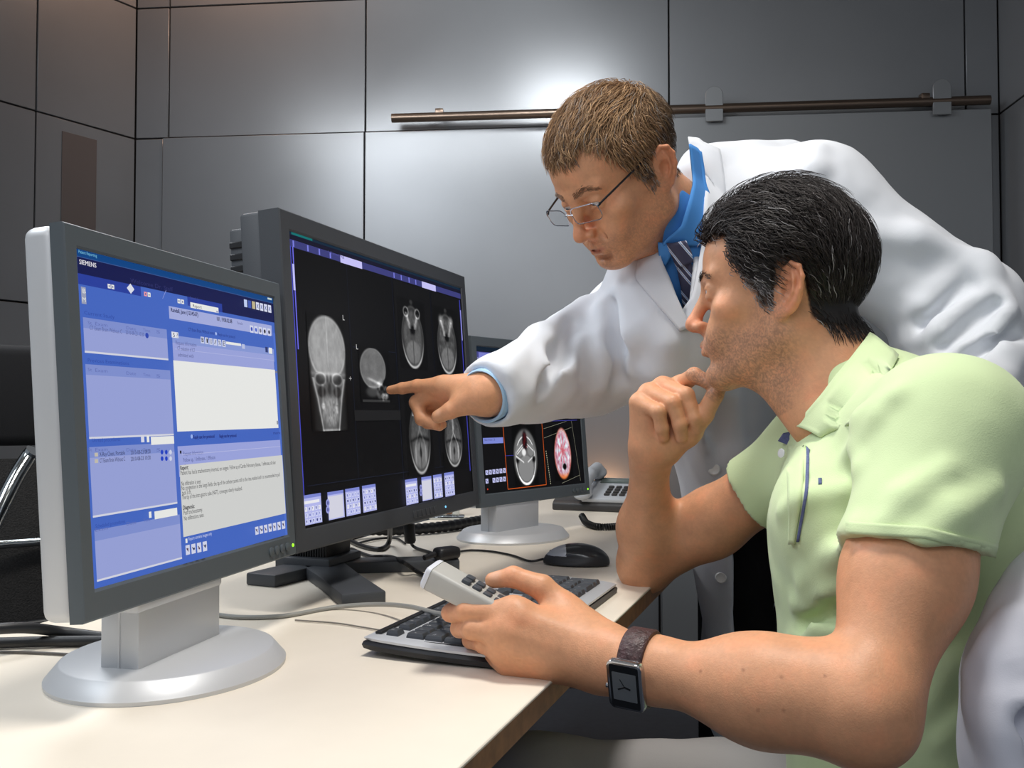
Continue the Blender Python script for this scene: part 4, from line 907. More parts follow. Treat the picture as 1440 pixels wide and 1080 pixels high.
for s in (1, -1):
    out = [(s*(.0345+x), -.1125+abs(x+.0345-.010)*.17*1.0-0*z, -.004+z) for x, z in [(a*1.0, c) for a, c in rrect(.0275, .0135, .0100, 6)]]
    R3 = [Wd(*p) for p in out]
    b = MB(); b.tube(R3+[R3[0]], .0008, 6); b.build('lens_rim', M_RIM, glasses)
    b = MB(); n_ = len(R3); fwd = HD.f*.0006; b.add([p+fwd for p in R3]+[p-fwd for p in R3], [tuple(range(n_)), tuple(range(2*n_-1, n_-1, -1))]+[(i, (i+1) % n_, n_+(i+1) % n_, n_+i) for i in range(n_)]); b.build('lens', M_LENS, glasses, smooth=False)
    b = MB(); pts = spline([(s*.0600, -.103, .003), (s*.0645, -.094, .005), (s*.0735, -.050, .010), (s*.0800, .002, .014), (s*.0815, .016, .010), (s*.080, .026, -.006)], 6)
    b.tube([Wd(*p) for p in pts], .0014, 8, rad=[.0022 if i < 5 else .0016 for i in range(len(pts))]); b.build('temple', M_TEMPLE, glasses)
# ---- shirt and tie
hip = np.array([.60, 1.95, .90])
G = Shape(); G.core += [cone(DN+[.03, .03, -.05], hip, .085, .10, .05), cone(DR+[.0, 0, -.0], DL, .075, .075, .05), ell((DR+DL)/2+[.02, .03, -.12], (.12, .10, .17), k=.06), cone(Wd(0, .03, -.085), DN+[-.008, -.008, -.03], .061, .074, .03),
                        cone(DE*.5+DW*.5, DW+(DW-DE)*.012, .038, .0365, .02), cone(DN+[-.025, -.03, -.05], (DN+hip)/2+[-.09, -.08, .05], .066, .08, .05)]
G.post += [cone(DW+(DE-DW)*.3, DW+(DW-DE)*.2, .031, .0335, .002, '-'), rbox(Wd(0, .03, -.035), (.11, .11, .034), HD.R, 0, .004, '-'), rbox((.47, 1.65, CZ-.24), (.36, .5, .31), None, 0, .004, '-')]
v, qd = keep_big(*G.mesh(.004)); shirt = link('shirt', mesh_np('shirt', v, qd), M_SHIRT, doctor)
# cuff as its own band at the wrist
wdir = nrm(DW-DE); Mq = frame(DW+wdir*.004, wdir, (0, 0, 1)); n = 36
b = MB().at(Mq); rg2 = lambda x, r: [(x, r*math.cos(2*math.pi*k/n), r*1.04*math.sin(2*math.pi*k/n)) for k in range(n)]
b.loft([rg2(-.03, .0335), rg2(.012, .0345), rg2(.0145, .0365), rg2(.012, .0385), rg2(-.03, .0385)], cap=False); b.build('cuff', mat('pale_blue_cuff', C(170, 205, 236), .75), shirt)
# shirt collar band
drape_obj('collar', M_SHIRT, shirt, [(962, 205), (968, 262), (955, 318), (928, 340)], [(986, 215), (996, 275), (990, 345), (942, 347)], Multi(G, A), nu=26, nv=8, lift=.012, liftB=.006, thick=.003)
drape_obj('collar', M_SHIRT, shirt, [(925, 338), (928, 352), (933, 366)], [(945, 342), (946, 352), (938, 372)], G, nu=10, nv=6, lift=.012, thick=.003)
def stripes(name, c1, c2, c3, scale, ang):
    m = mat(name, c1, .6); nt = m.node_tree; tc = nt.nodes['Texture Coordinate']; mp = nt.nodes.new('ShaderNodeMapping'); mp.inputs['Rotation'].default_value = ang
    w = nt.nodes.new('ShaderNodeTexWave'); w.inputs['Scale'].default_value = scale; r = nt.nodes.new('ShaderNodeValToRGB'); r.color_ramp.interpolation = 'CONSTANT'
    r.color_ramp.elements[0].color = c1; r.color_ramp.elements[1].position = .62; r.color_ramp.elements[1].color = c2; e = r.color_ramp.elements.new(.72); e.color = c3; e = r.color_ramp.elements.new(.82); e.color = c2; e = r.color_ramp.elements.new(.92); e.color = c1
    nt.links.new(tc.outputs['Object'], mp.inputs['Vector']); nt.links.new(mp.outputs['Vector'], w.inputs['Vector']); nt.links.new(w.outputs['Fac'], r.inputs['Fac']); nt.links.new(r.outputs['Color'], nt.nodes['Principled BSDF'].inputs['Base Color']); return m
M_TIE = stripes('striped_tie_silk', C(70, 70, 96), C(226, 232, 244), C(120, 160, 214), 11, (0, math.radians(38), math.radians(20)))
tie = drape_obj('tie', M_TIE, doctor, [(950, 368), (957, 400), (963, 450), (968, 520)], [(970, 362), (974, 392), (982, 450), (990, 520)], G, nu=24, nv=7, lift=.012, thick=.004, bulge=.003)
drape_obj('tie_knot', M_TIE, tie, [(936, 340), (944, 358), (951, 374)], [(962, 338), (970, 352), (973, 368)], G, nu=10, nv=7, lift=.016, thick=.006, bulge=.007)
# ---- lab coat
T = Shape(); mid = (DR+DL)/2
T.core += [ell(mid+[.05, .05, -.02], (.155, .14, .155), k=.04), ell(P(950, 445, 1.555), (.13, .12, .155), k=.06), cone(P(990, 245, 1.61), P(1105, 243, 1.68), .050, .060, .05), cone(DR+[.02, 0, -.015], DL+[0, 0, -.005], .092, .092, .06), cone(mid+[.04, .04, -.03], hip+[.0, 0, .05], .155, .175, .08),
           cone(DN+[.05, .055, .02], mid+[.07, .06, .06], .060, .09, .06), cone(DL+[-.12, .10, .02], DL, .085, .085, .05),
           cone(hip+[.0, 0, .05], hip+[.0, 0, -.45], .185, .215, .06), cone(DR+[.02, -.05, -.14], P(985, 560, 1.70), .07, .07, .08), cone(P(1000, 560, 1.72), P(1040, 900, 1.78), .085, .06, .07)]
# sleeves: right arm stretched, left arm bent
T.core += [cone(DR, DE, .090, .078, .05), cone(DE, DW+(DE-DW)*.12, .080, .049, .05), cone(DW+(DE-DW)*.3, DW+(DW-DE)*.03, .052, .0455, .03), cone(DE+[0, 0, -.012], DE*.5+DW*.5+[0, 0, -.010], .075, .056, .04),
           cone(DL, LE, .094, .088, .05), cone(LE+[0, 0, .0], LW+[.0, 0, .03], .088, .066, .05)]
T.post += [rbox(DW+wdir*.047, (.07, .07, .04), np.stack([nrm(np.cross(wdir, [0, 1, 0])), nrm(np.cross(wdir, nrm(np.cross(wdir, [0, 1, 0])))), wdir], 1), 0, .002, '-'), cone(DW+(DE-DW)*.25, DW+wdir*.05, .0395, .0405, .002, '-')]
# front opening down to the waist and the open skirt
T.post += [cone(Wd(0, .03, -.06), DN+[-.012, -.012, 0], .072, .080, .006, '-')]
def wedge(pa, pb, pc, d0, d1, k=.004):
    """removes the cloth seen inside a picture triangle, between two depths (the gap of the open coat)"""
    a, b, c = P(*pa, d0), P(*pb, d0), P(*pc, d0); a2, b2, c2 = P(*pa, d1), P(*pb, d1), P(*pc, d1)
    cen = (a+b+c+a2+b2+c2)/6; pl_ = []
    for p, q_, r_ in ((a, b, a2), (b, c, b2), (c, a, c2), (a, b, c), (a2, b2, c2)):
        n_ = nrm(np.cross(q_-p, r_-p)); n_ = n_ if np.dot(cen-p, n_) < 0 else -n_; pl_.append((p.astype(f32), n_.astype(f32)))
    f = lambda x: np.max([(x-p)@n_ for p, n_ in pl_], axis=0).astype(f32)
    pts = np.array([a, b, c, a2, b2, c2]); return _mk(f, pts.min(0), pts.max(0), k, '-')
T.post += [wedge((916, 325), (980, 300), (968, 470), 1.2, 1.60), wedge((1029, 735), (1130, 735), (1033, 1010), 1.5, 1.95), wedge((1130, 735), (1033, 1010), (1160, 1010), 1.5, 1.95)]
T.disp = lambda p: (.0055*vnoise(p*np.array([9, 9, 14], f32))+.0026*vnoise(p*26)+.001*vnoise(p*60)).astype(f32)
FO = [(((715, 520), (760, 470), (820, 425)), .010), (((735, 560), (775, 520), (800, 470)), .012), (((800, 545), (790, 505), (770, 480)), .010), (((845, 540), (858, 490), (850, 430)), .012), (((880, 520), (885, 470), (870, 410)), .010), (((900, 470), (925, 520), (940, 570)), .009),
      (((1228, 470), (1300, 430), (1385, 372)), .016), (((1262, 490), (1320, 470), (1385, 380)), .014), (((1270, 520), (1340, 500), (1420, 450)), .016), (((1300, 540), (1360, 525), (1432, 480)), .014), (((1210, 330), (1290, 335), (1380, 368)), .012), (((1340, 560), (1400, 540), (1436, 500)), .012), (((1385, 372), (1405, 430), (1408, 490)), .012),
      (((1150, 212), (1140, 240), (1128, 262)), .005), (((975, 560), (990, 650), (1010, 740)), .010), (((1030, 560), (1035, 640), (1030, 700)), .010), (((905, 400), (940, 480), (960, 560)), .008)]
for pix, r in FO: T.fold(pix, r, k=.035, sink=.45)
for pix, r in ((((1265, 505), (1330, 485), (1400, 430)), .011), (((1240, 480), (1300, 455), (1360, 400)), .010), (((870, 530), (872, 480), (862, 430)), .009), (((1290, 535), (1350, 515), (1425, 465)), .010), (((760, 545), (785, 500), (805, 455)), .008)): T.fold(pix, r, k=.03, op='-', sink=.0)
T.commit()
v, qd = keep_big(*T.mesh(HCLOTH)); coat = link('lab_coat', heal(mesh_np('lab_coat', v, qd)), M_COAT, doctor)
drape_obj('lapel', M_COAT, coat, [(966, 196), (984, 260), (984, 345), (965, 455)], [(1012, 212), (1026, 300), (1030, 400), (985, 470)], Multi(T, G, A), nu=30, nv=10, lift=.012, liftB=.005, thick=.004, bulge=.003)
drape_obj('lapel', M_COAT, coat, [(924, 346), (936, 385), (955, 430), (968, 462)], [(900, 362), (893, 392), (912, 415), (955, 466)], T, nu=24, nv=8, lift=.010, liftB=.005, thick=.004)
for bx, by in ((1014, 812), (1004, 660)):
    h = T.march(bx, by, lift=.001)
    if h is not None: b = MB().at(frame(h, [0, .1, 1], [-.25, -1, 0])); b.lathe([(0, -.002), (.0095, -.001), (.0105, .0012), (.0085, .003), (.004, .0018), (0, .0018)], 24); b.build('button', M_WHITE_BTN, coat)
# ---- dark trousers and shoes
K = Shape(); K.core += [ell(hip+[0, 0, -.02], (.15, .13, .14), k=.05), cone(hip+[-.09, .0, -.05], (.47, 1.90, .08), .092, .062, .04), cone(hip+[.09, 0, -.05], (.74, 1.95, .08), .092, .062, .04), cone(P(1066, 760, 1.76), P(1066, 930, 1.76), .062, .06, .06)]
v, qd = keep_big(*K.mesh(.007)); link('trousers', mesh_np('trousers', v, qd), M_TROUSER, doctor)
for fx, fy in ((.47, 1.90), (.74, 1.95)):
    S = Shape(); S.core += [ell((fx-.03, fy-.06, .045), (.048, .135, .042), k=.02), cone((fx, fy, .05), (fx, fy, .10), .047, .047, .02)]; S.post.append(halfspace((fx, fy, .004), (0, 0, -1)))
    v, qd = S.mesh(.006); link('shoe', mesh_np('shoe', v, qd), M_TROUSER, doctor)
# ------------------------------------------------------------------ monitor with the patient record
M1 = monitor_frame(-.378, .836, -.2956, 1.206, CZ-.005, math.radians(4.3)); W1, H1 = .379, .302
mon1 = silver_monitor(M1, W1, H1, (-.352, .984, DESKZ), 'silver monitor on the near end of the desk showing a blue patient record')
s = Scr(M1, W1, H1); BG = (66, 100, 188); LIL = (147, 157, 210); HDR = (124, 140, 202); MID = (38, 60, 152); INK = (40, 44, 80); GRY = (96, 104, 150); WHT = (228, 229, 226); BLK = (30, 30, 36)
s.F(0, 0, 1, 1, BG); s.F(0, 0, 1, .022, (8, 66, 128)); s.F(0, .022, 1, .105, (15, 22, 74)); s.F(0, .0215, 1, .0235, (60, 90, 150))
s.F(0, .073, .25, .105, MID); s.F(.25, .073, .47, .106, BG); s.F(.47, .073, .66, .105, MID); s.F(0, .022, .004, 1, (90, 120, 220)); s.F(.985, .15, 1, 1, (76, 110, 200))
s.text((110, 355.5), (136, 361.5), 'Patient Reporting', (120, 190, 220), .0042); s.text((111, 371), (135, 376.5), 'SIEMENS', (216, 214, 222), .0062, True); s.text((183, 397), (243, 412), 'Welcome Dr. Staff', (46, 50, 104), .0062)
for x, y, c in ((151, 399, WHT), (156, 400, WHT), (202, 410, (230, 150, 160)), (207, 411, WHT), (249, 420, WHT), (254, 421, WHT)): s.R((x, y), (x+4.4, y+7), c); s.R((x+1.4, y+2), (x+3, y+5), GRY)
s.R((113, 403), (121, 428), (150, 156, 180)); s.text((115, 412), (120, 413), 'B', WHT, .006); s.text((115, 424), (120, 425), 'M', WHT, .006)
c = s.uv(183, 406); s.quad([(c[0], c[1]-.005), (c[0]+.006, c[1]), (c[0], c[1]+.005), (c[0]-.006, c[1])], (215, 218, 232)); s.line((228, 420), (233, 408), (150, 160, 220))
for (a, e, hd) in (((115.7, 446), (236, 506), 460), ((119, 512), (243.5, 611.5), 527), ((124.4, 629), (248.5, 707.4), 640), ((131.5, 746), (255, 785), 757)):
    s.R(a, e, LIL); u0, v0 = s.uv(*a); u1, _ = s.uv(*e); s.quad([(u0, v0), (u1, v0), (u1, v0+.0095), (u0, v0+.0095)], HDR); _, v1 = s.uv(*e)
    s.quad([(u0, v1-.0012), (u1, v1-.0012), (u1, v1+.0006), (u0, v1+.0006)], (206, 208, 220))
for y, x0, x1, t in ((442, 117, 160, 'Current Study'), (509, 122, 180, 'Previous Examinations'), (622, 128, 168, 'Unread procedures'), (743, 133, 175, 'Scheduled procedures')): s.text((x0, y), (x1, y+(5 if y < 500 else 1 if y < 600 else -4)), t, (48, 74, 160), .0050)
for y, sl in ((456, .13), (522, .09), (635, 0), (750, -.20)):
    for x, w, t in ((122, 6, 'St'), (132, 18, 'Exam'), (176, 14, 'Date'), (200, 10, 'Time'), (218, 6, 'S')): s.text((x, y+sl*(x-122)), (x+w, y+sl*(x+w-122)), t, (96, 110, 176), .0044)
s.text((124, 463.5), (170, 469.5), 'CT Exam Brain Without C', (84, 94, 150), .0056); s.text((175, 470), (201, 474), '2010-08-23 10:20', (84, 94, 150), .0056); s.disc((205, 472), .0028, (44, 70, 170))
for i, (y, a, d) in enumerate(((642, 'X-Ray Chest, Portable', '2010-08-23 08:20'), (651, 'CT Exam Brain Without C', '2010-08-23 10:20'))):
    s.R((131, y-5), (136, y), (190, 184, 170)); s.text((138, y), (174, y-2), a, INK, .0056); s.text((182, y-2.5), (210, y-4.5), d, INK, .0056)
    for k, cc in enumerate(((30, 64, 190), (30, 64, 190), (200, 206, 228))): s.disc((226+k*6, y-6), .0024, cc)
for a, e in (((210, 617), (243, 622)), ((215, 722), (247.5, 722.5))): s.R(a, (e[0], e[1]+.1), WHT) if False else s.R((a[0], a[1]-2.5), (e[0], e[1]+2.0), WHT)
s.R((196, 614), (201, 622), (210, 212, 226)); s.R((204, 613), (208, 622), WHT); s.R((207, 720), (211, 728), WHT)
s.R((265.5, 425), (305.5, 440.5), WHT); s.text((269, 432), (282, 436), 'Report', BLK, .0050); s.text((265, 420.5), (279, 425), 'Search for', (70, 80, 140), .0044); s.R((302, 437), (305, 440), (160, 165, 190))
for k, cc in enumerate(((190, 204, 240), (60, 84, 170), (190, 178, 140), (214, 218, 238), (214, 218, 238), (214, 218, 238), (214, 218, 238))):
    x = 341+k*5.6; y = 421+k*1.3; s.R((x, y), (x+5, y+11.5), cc)
    if k > 2: s.line((x+1.5, y+3), (x+3.5, y+9), MID, .0012); s.line((x+3.5, y+3.5), (x+1.5, y+8), (90, 100, 170), .0009)
s.R((374, 418.5), (380, 422.5), (190, 206, 206))
s.R((234.6, 430.5), (380.6, 472.5), (161, 169, 216)); s.text((237.5, 438.5), (276, 445.5), 'Randall, Jane (1234567)', (36, 40, 84), .0062, True); s.text((302, 451), (324, 455), '101, 1938.02.08', (50, 52, 80), .0066, True); s.text((331, 456), (339, 458), 'Female', (96, 100, 150), .0048)
for k in range(5): x = 349+k*6.1; y = 457.5+k*1.1; s.R((x, y), (x+5.2, y+11), (206, 210, 232)); s.disc((x+2.6, y+5.5), .0026, ((60, 80, 180), (70, 96, 196), (110, 110, 130), (20, 22, 40), (40, 44, 80))[k], 8)
s.text((262, 465.5), (302, 472), 'CT Exam Brain Without contrast', (24, 40, 120), .0052); s.text((304, 472.5), (328, 476), 'Reply use for protocol', (24, 40, 120), .0052); s.disc((301, 469.5), .0018, (170, 190, 240))
s.R((239, 471.5), (383.5, 509), (131, 148, 208)); s.R((239.5, 482), (383.5, 522), (150, 159, 214)); s.line((243, 491), (382.5, 507), (176, 182, 224), .0005)
s.R((238, 466.5), (248, 476), (220, 222, 232)); s.text((240, 474), (247, 475), '5 ?', BLK, .0064)
for k, t in enumerate('BIU/%E'): x = 279+k*6; y = 473.5+k*1; s.R((x, y), (x+5.4, y+10), (196, 202, 228)); s.text((x+1.2, y+7.5), (x+4.4, y+8), t, BLK, .0068, k == 0)
s.R((314.5, 480.5), (336, 487), WHT); s.R((337, 484), (341.5, 491), (180, 188, 220)); s.R((370, 488), (374, 496), (44, 56, 110)); s.R((375, 489), (380, 498), WHT)
s.text((243.5, 484.5), (273, 489), 'Request Information', (92, 98, 154), .0060); s.text((246, 492.5), (271, 496.5), 'CT evaluation of ICT', (84, 90, 140), .0058); s.text((247, 501.5), (269, 504.5), 'admitted with', (84, 90, 140), .0058)
s.R((240, 507), (388.6, 602), WHT); s.R((384, 522), (387, 525), (120, 124, 140)); s.R((386, 592), (388, 597), (120, 124, 140))
s.text((268, 617.5), (298, 616), 'Reply use for protocol', (24, 34, 110), .0056, True); s.text((305, 616), (329, 615), 'Reply use for protocol', (24, 34, 110), .0056, True); s.disc((266, 614), .0022, (150, 175, 235)); s.text((381, 611), (391, 610.5), 'more', (24, 40, 120), .005)
s.R((245.8, 628), (392.8, 653.7), (151, 160, 216)); s.R((249, 634), (251.5, 638), BLK) ; s.text((254, 641), (282, 636.5), 'Request Information', (80, 88, 146), .0060); s.text((254, 650), (299, 644.5), 'Follow up, 1 Infiltrates, 1 Effusion', (76, 84, 136), .0060); s.text((256, 659), (286, 654.5), 'Tracheostomy inserted', (76, 84, 136), .0060)
s.line((252, 640), (391, 628), (186, 190, 226), .0005); s.R((248.8, 654.5), (398.6, 755.6-33.5), (204, 205, 203)); s.R((248.8, 664), (398.6, 722), (204, 205, 203))
for a, e, t, hv in (((249.5, 661.5), (261, 659.5), 'Report:', 1), ((250, 668.5), (384.5, 653.5), 'Patient has had a tracheostomy inserted, on oxygen. Follow up of Cardio Pulmonary disease, 1 Infiltrates, all clear', 0), ((251, 683.5), (279, 679), 'No infiltration is seen.', 0),
                    ((251, 690), (390, 669.5), 'No congestion in the lungs fields, the tip of the catheter points still to the rima residual and it is recommended to pull', 0), ((252, 696.5), (265, 693.5), 'back 3 cm.', 0), ((252, 703), (337, 689.5), 'The tip of the intra gastric tube (NGT), converges clearly visualized.', 0),
                    ((253, 717.5), (269.5, 714), 'Diagnosis:', 1), ((254, 724.5), (281, 719), 'Post tracheostomy.', 0), ((254.5, 732.5), (283, 726.5), 'No infiltrations seen.', 0)): s.text(a, e, t, BLK, .0066, bool(hv))
s.text((261, 760.5), (294, 753), 'Report contains images only', (196, 204, 236), .005); s.R((256.5, 758), (259.5, 763.5), WHT)
def glyph(x, y, k, d=INK): s.line((x+1, y+3), (x+3.6, y+7), d, .0012); s.disc((x+2.6+(k % 2), y+4+(k % 3)), .0014, d if k % 2 else (90, 60, 80), 6)
for k in range(7): x = 354.8+k*6.2; y = 741.5-k*1.35; s.R((x, y), (x+5.3, y+9.8), (204, 208, 228)); glyph(x, y, k)
for k in range(4): x = 256+k*8; y = 767.5-k*1.7; s.R((x, y), (x+6.6, y+12), (204, 208, 228)); glyph(x+.6, y+1, k)
s.build('screen', mon1)
# ------------------------------------------------------------------ large diagnostic monitor
M2 = monitor_frame(-.290, 1.270, -.090, 1.871, CZ+.0445, math.radians(4.0)); W2, H2 = .633, .402
C0 = D(466, 792, .02); foot2 = np.array([C0[0], C0[1], DESKZ])
mon2 = empty('monitor', foot2, 'large charcoal monitor in the middle showing skull x-rays and brain scans', 'monitor')
b = MB().at(M2); frame_mesh(b, W2, H2, (.024, .022, .027, .030), 0, -.003, .03); b.build('bezel', M_CHAR, mon2)
b = MB().at(M2); b.box((0, .036, -.0015), (W2+.046, .05, H2+.057), .005, 2); b.box((0, .072, -.004), (W2+.02, .03, H2+.03), .004, 2); hs = b.build('housing', M_CHAR, mon2)
b = MB().at(M2); b.box((-.0, .100, -.03), (W2-.06, .034, H2-.09), .006, 2); hb = b.build('rear_cover', M_DKPL, mon2)
b = MB().at(M2)
for k in range(24): b.box((-W2/2-.0105, .074, H2/2-.012-k*.0165), (.004, .024, .0085), .001, 1)
b.build('vent_slots', M_DKPL, mon2)
for k in range(6): b = MB().at(M2); b.box((.03+k*.0175, -.0035, -H2/2-.0165), (.0135, .002, .012), .0006, 1); b.build('button', M_CHAR, mon2)
b = MB().at(M2@frame((.165, -.003, -H2/2-.0165), (1, 0, 0), (0, -1, 0))); b.lathe([(0, 0), (.0021, 0), (.0018, .001), (0, .0012)], 10); b.build('power_light', M_LEDB, mon2)
ang = math.atan2(M2[1, 0], M2[0, 0]); Mf = np.eye(4); Mf[:3, :3] = rotz(ang); cn = D(461, 796, .018); Mf[:3, 3] = [cn[0], cn[1], DESKZ]
b = MB().at(Mf); b.box((.042, .04, .12), (.082, .075, .22), .004, 2)
for k in range(15): b.box((-.0005, .008+k*.0046, .1), (.002, .0018, .16))
b.build('neck', M_DKPL, mon2)
b = MB(); cc = Mf[:3, 3]+Mf[:3, 0]*.042+Mf[:3, 1]*.04
for px, py, w in ((512, 834, .062), (645, 785, .050), (366, 808, .056)):
    e_ = D(px, py, .018); e_[2] = DESKZ; d_ = e_-cc; L = np.linalg.norm(d_); Ma = frame(cc, d_, (0, 0, 1)); b.at(Ma); b.prism([(-.03, -w/2*1.2), (L*.5, -w/2), (L, -w/2), (L, w/2), (L*.5, w/2), (-.03, w/2*1.2)], .0, .019, .003, 2)
b.at(Mf); b.box((.042, .04, .016), (.11, .10, .03), .004, 2); b.build('base', M_CHAR, mon2)
s = Scr(M2, W2, H2); s.F(0, 0, 1, 1, (7, 7, 8)); LV = (176, 176, 236); DB = (58, 60, 120)
s.F(0, 0, 1, .010, (18, 40, 60)); s.F(.012, .0, .10, .008, (20, 110, 110)); s.F(0, .026, .5, .052, DB); s.F(.5, .026, 1, .052, DB); s.F(0, .010, 1, .024, (18, 18, 40))
for u in (.015, .075, .125, .175, .515, .56, .61, .655): s.F(u, .028, u+.006, .050, (120, 124, 220))
s.F(.225, .026, .335, .054, (196, 192, 244)); s.F(.70, .026, .80, .054, (196, 192, 244)); s.text((461, 356), (484, 365), 'Viewing', (80, 80, 150), .006)
s.F(0, .05, .006, .93, (70, 74, 200)); s.F(.012, .05, .016, .4, (110, 110, 230)); s.F(.008, .11, .016, .2, (190, 190, 250)); s.F(.983, .06, .989, .9, (60, 62, 170)); s.F(.986, .11, .993, .26, (150, 150, 220))
for u0, v0, u1, v1 in ((.5, .05, .5022, .9), (.252, .055, .2535, .86), (.753, .055, .7545, .86), (.262, .365, .497, .3675), (.507, .498, .985, .5005), (.02, .86, .985, .862)): s.F(u0, v0, u1, v1, (26, 32, 50))
s.F(.507, .06, .75, .497, (12, 12, 13)); s.F(.758, .06, .982, .497, (12, 12, 13)); s.F(.507, .503, .75, .855, (12, 12, 13)); s.F(.758, .503, .982, .80, (13, 13, 14)); s.F(.25, .605, .505, .645, (28, 28, 29))
s.image((429.5, 438), (491.5, 605), skull_front, 96, 150); s.image((503, 487), (550, 566), skull_side, 70, 80)
s.image((557, 416), (601.5, 521), mri(0), 76, 110); s.image((608, 429), (647, 528.5), mri(1), 70, 100); s.image((567.5, 553.5), (611, 665), mri(2), 76, 110); s.image((619, 572), (654.5, 655), mri(3), 70, 100)
for x, y in ((481, 446), (500, 487)): s.text((x, y+4), (x+3, y+4.6), 'L', (200, 200, 200), .011)
s.text((490, 536), (494, 536.4), '+', (170, 170, 170), .012)
for i, (a, e) in enumerate((((425.5, 697), (452.5, 734)), ((459, 692.5), (483.5, 727)), ((484, 688), (506, 722)), ((507, 683.5), (528, 717)), ((567, 675), (586, 707)), ((589.5, 671.5), (605.5, 702)), ((606, 668.5), (620, 699)), ((621, 665.5), (636.5, 696)))):
    s.R(a, e, (176, 180, 232)); u0, v0 = s.uv(*a); u1, v1 = s.uv(*e); dw, dh = u1-u0, v1-v0; s.quad([(u0, v0), (u1, v0), (u1, v0+dh*.11), (u0, v0+dh*.11)], (122, 132, 206))
    if i in (1, 5): s.quad([(u0+dw*.03, v0+dh*.16), (u1-dw*.06, v0+dh*.16), (u1-dw*.06, v1-dh*.04), (u0+dw*.03, v1-dh*.04)], (208, 208, 222)); continue
    if i in (0, 4): s.quad([(u0+dw*.04, v0+dh*.2), (u1-dw*.1, v0+dh*.2), (u1-dw*.1, v0+dh*.30), (u0+dw*.04, v0+dh*.30)], (230, 230, 236))
    for r in range(3 if i in (0, 4) else 4):
        for c_ in range(5):
            y0 = v0+dh*((.40 if i in (0, 4) else .17)+r*.205); x0 = u0+dw*(.05+c_*.19); t = (r*7+c_*3+i*5) % 6
            s.quad([(x0, y0), (x0+dw*.14, y0), (x0+dw*.14, y0+dh*.15), (x0, y0+dh*.15)], (206, 210, 240) if t else (228, 228, 238), 1)
            s.quad([(x0+dw*.03, y0+dh*.03), (x0+dw*(.06+.012*t), y0+dh*.03), (x0+dw*(.05+.012*t), y0+dh*.115), (x0+dw*.045, y0+dh*.12)], ((60, 70, 150), (110, 118, 196), (40, 48, 130))[t % 3], 1)
for x, y in ((456, 707.5), (456, 717), (587.6, 686), (587.6, 693.5)): s.disc((x, y), .0052, (150, 154, 220)); s.disc((x, y), .0028, (90, 96, 160), 8)
s.build('screen', mon2)
# ------------------------------------------------------------------ monitor with the head scans
M3 = monitor_frame(-.063, 1.918, .158, 2.210, CZ-.016, math.radians(4.6)); W3, H3 = .370, .300
mon3 = silver_monitor(M3, W3, H3, (.003, 2.002, DESKZ), 'silver monitor at the far end beside the telephone showing cut head scans')
s = Scr(M3, W3, H3); s.F(0, 0, 1, 1, (8, 8, 10)); s.F(0, 0, 1, .03, (14, 30, 46)); s.F(0, .035, 1, .085, (66, 68, 130)); s.F(.02, .04, .12, .08, (120, 124, 200)); s.F(.02, .115, .16, .117, (80, 80, 120))
s.text((671, 505.5), (683, 504.5), 'All Cases (1)', (170, 172, 210), .008); s.R((671, 509), (694, 514), (176, 178, 236)); s.text((673, 513), (688, 512), 'Randall J', (60, 64, 130), .008); s.R((679, 616), (707.8, 623), (122, 134, 210)); s.text((681, 620), (696, 618.5), 'Series 2', (60, 64, 130), .006)
for r, y in enumerate((661.5, 673.5)):
    for k in range(6):
        if r and k == 1: continue
        x = 682.5+k*4.9; s.R((x, y-k*.6), (x+4.2, y+6.2-k*.6), (190, 192, 232)); s.line((x+1, y+1.2-k*.6), (x+3, y+4.8-k*.6), ((50, 54, 130), (20, 20, 30))[k % 2], .0016)
s.disc((685.5, 688), .0018, (200, 60, 40)); OR = (196, 84, 26)
for a, e in (((706.5, 594), (761.5, 593.3)), ((761.5, 593.3), (768, 681.5)), ((768, 681.5), (714, 688)), ((714, 688), (706.5, 594))): s.line(a, e, OR, .0016)
s.line((761.5, 592.5), (811, 590.8), (70, 70, 170), .0010); s.line((760, 560), (761.5, 592), (96, 60, 30), .0008); s.line((734, 580), (735.5, 600), (90, 50, 130), .0008); s.line((710, 641), (722, 640.4), (60, 60, 170), .0008)
s.image((719, 597), (757.5, 680.5), ct, 90, 110); s.image((775.5, 601), (806, 673.5), vol, 90, 110)
s.image((716, 551), (752, 580), lambda x, y: np.clip(soft(ellr(x, y, 0, -.6, .95, 1.5), .05)*(.35+.9*np.clip(n2(x, y, 6, 2)*2, 0, 1)), 0, 1)*(y < .95), 50, 40); s.image((769, 549), (802, 580), lambda x, y: np.clip(soft(ellr(x, y, 0, -.6, .95, 1.55), .05)*(.4+1.0*np.clip(n2(x, y, 7, 12)*2.4, -.3, 1)), 0, 1)*(y < .95), 50, 40)
for a, e in (((764, 603), (796, 592.5)), ((764.5, 616), (803, 601)), ((790, 679.5), (815, 668)), ((803, 592), (816, 676))): s.line(a, e, (150, 150, 130), .0006)
for k in range(16): x = 767+k*.42; y = 634+k*3; s.R((x, y), (x+.8, y+1.5), (190, 190, 160))
s.build('screen', mon3)
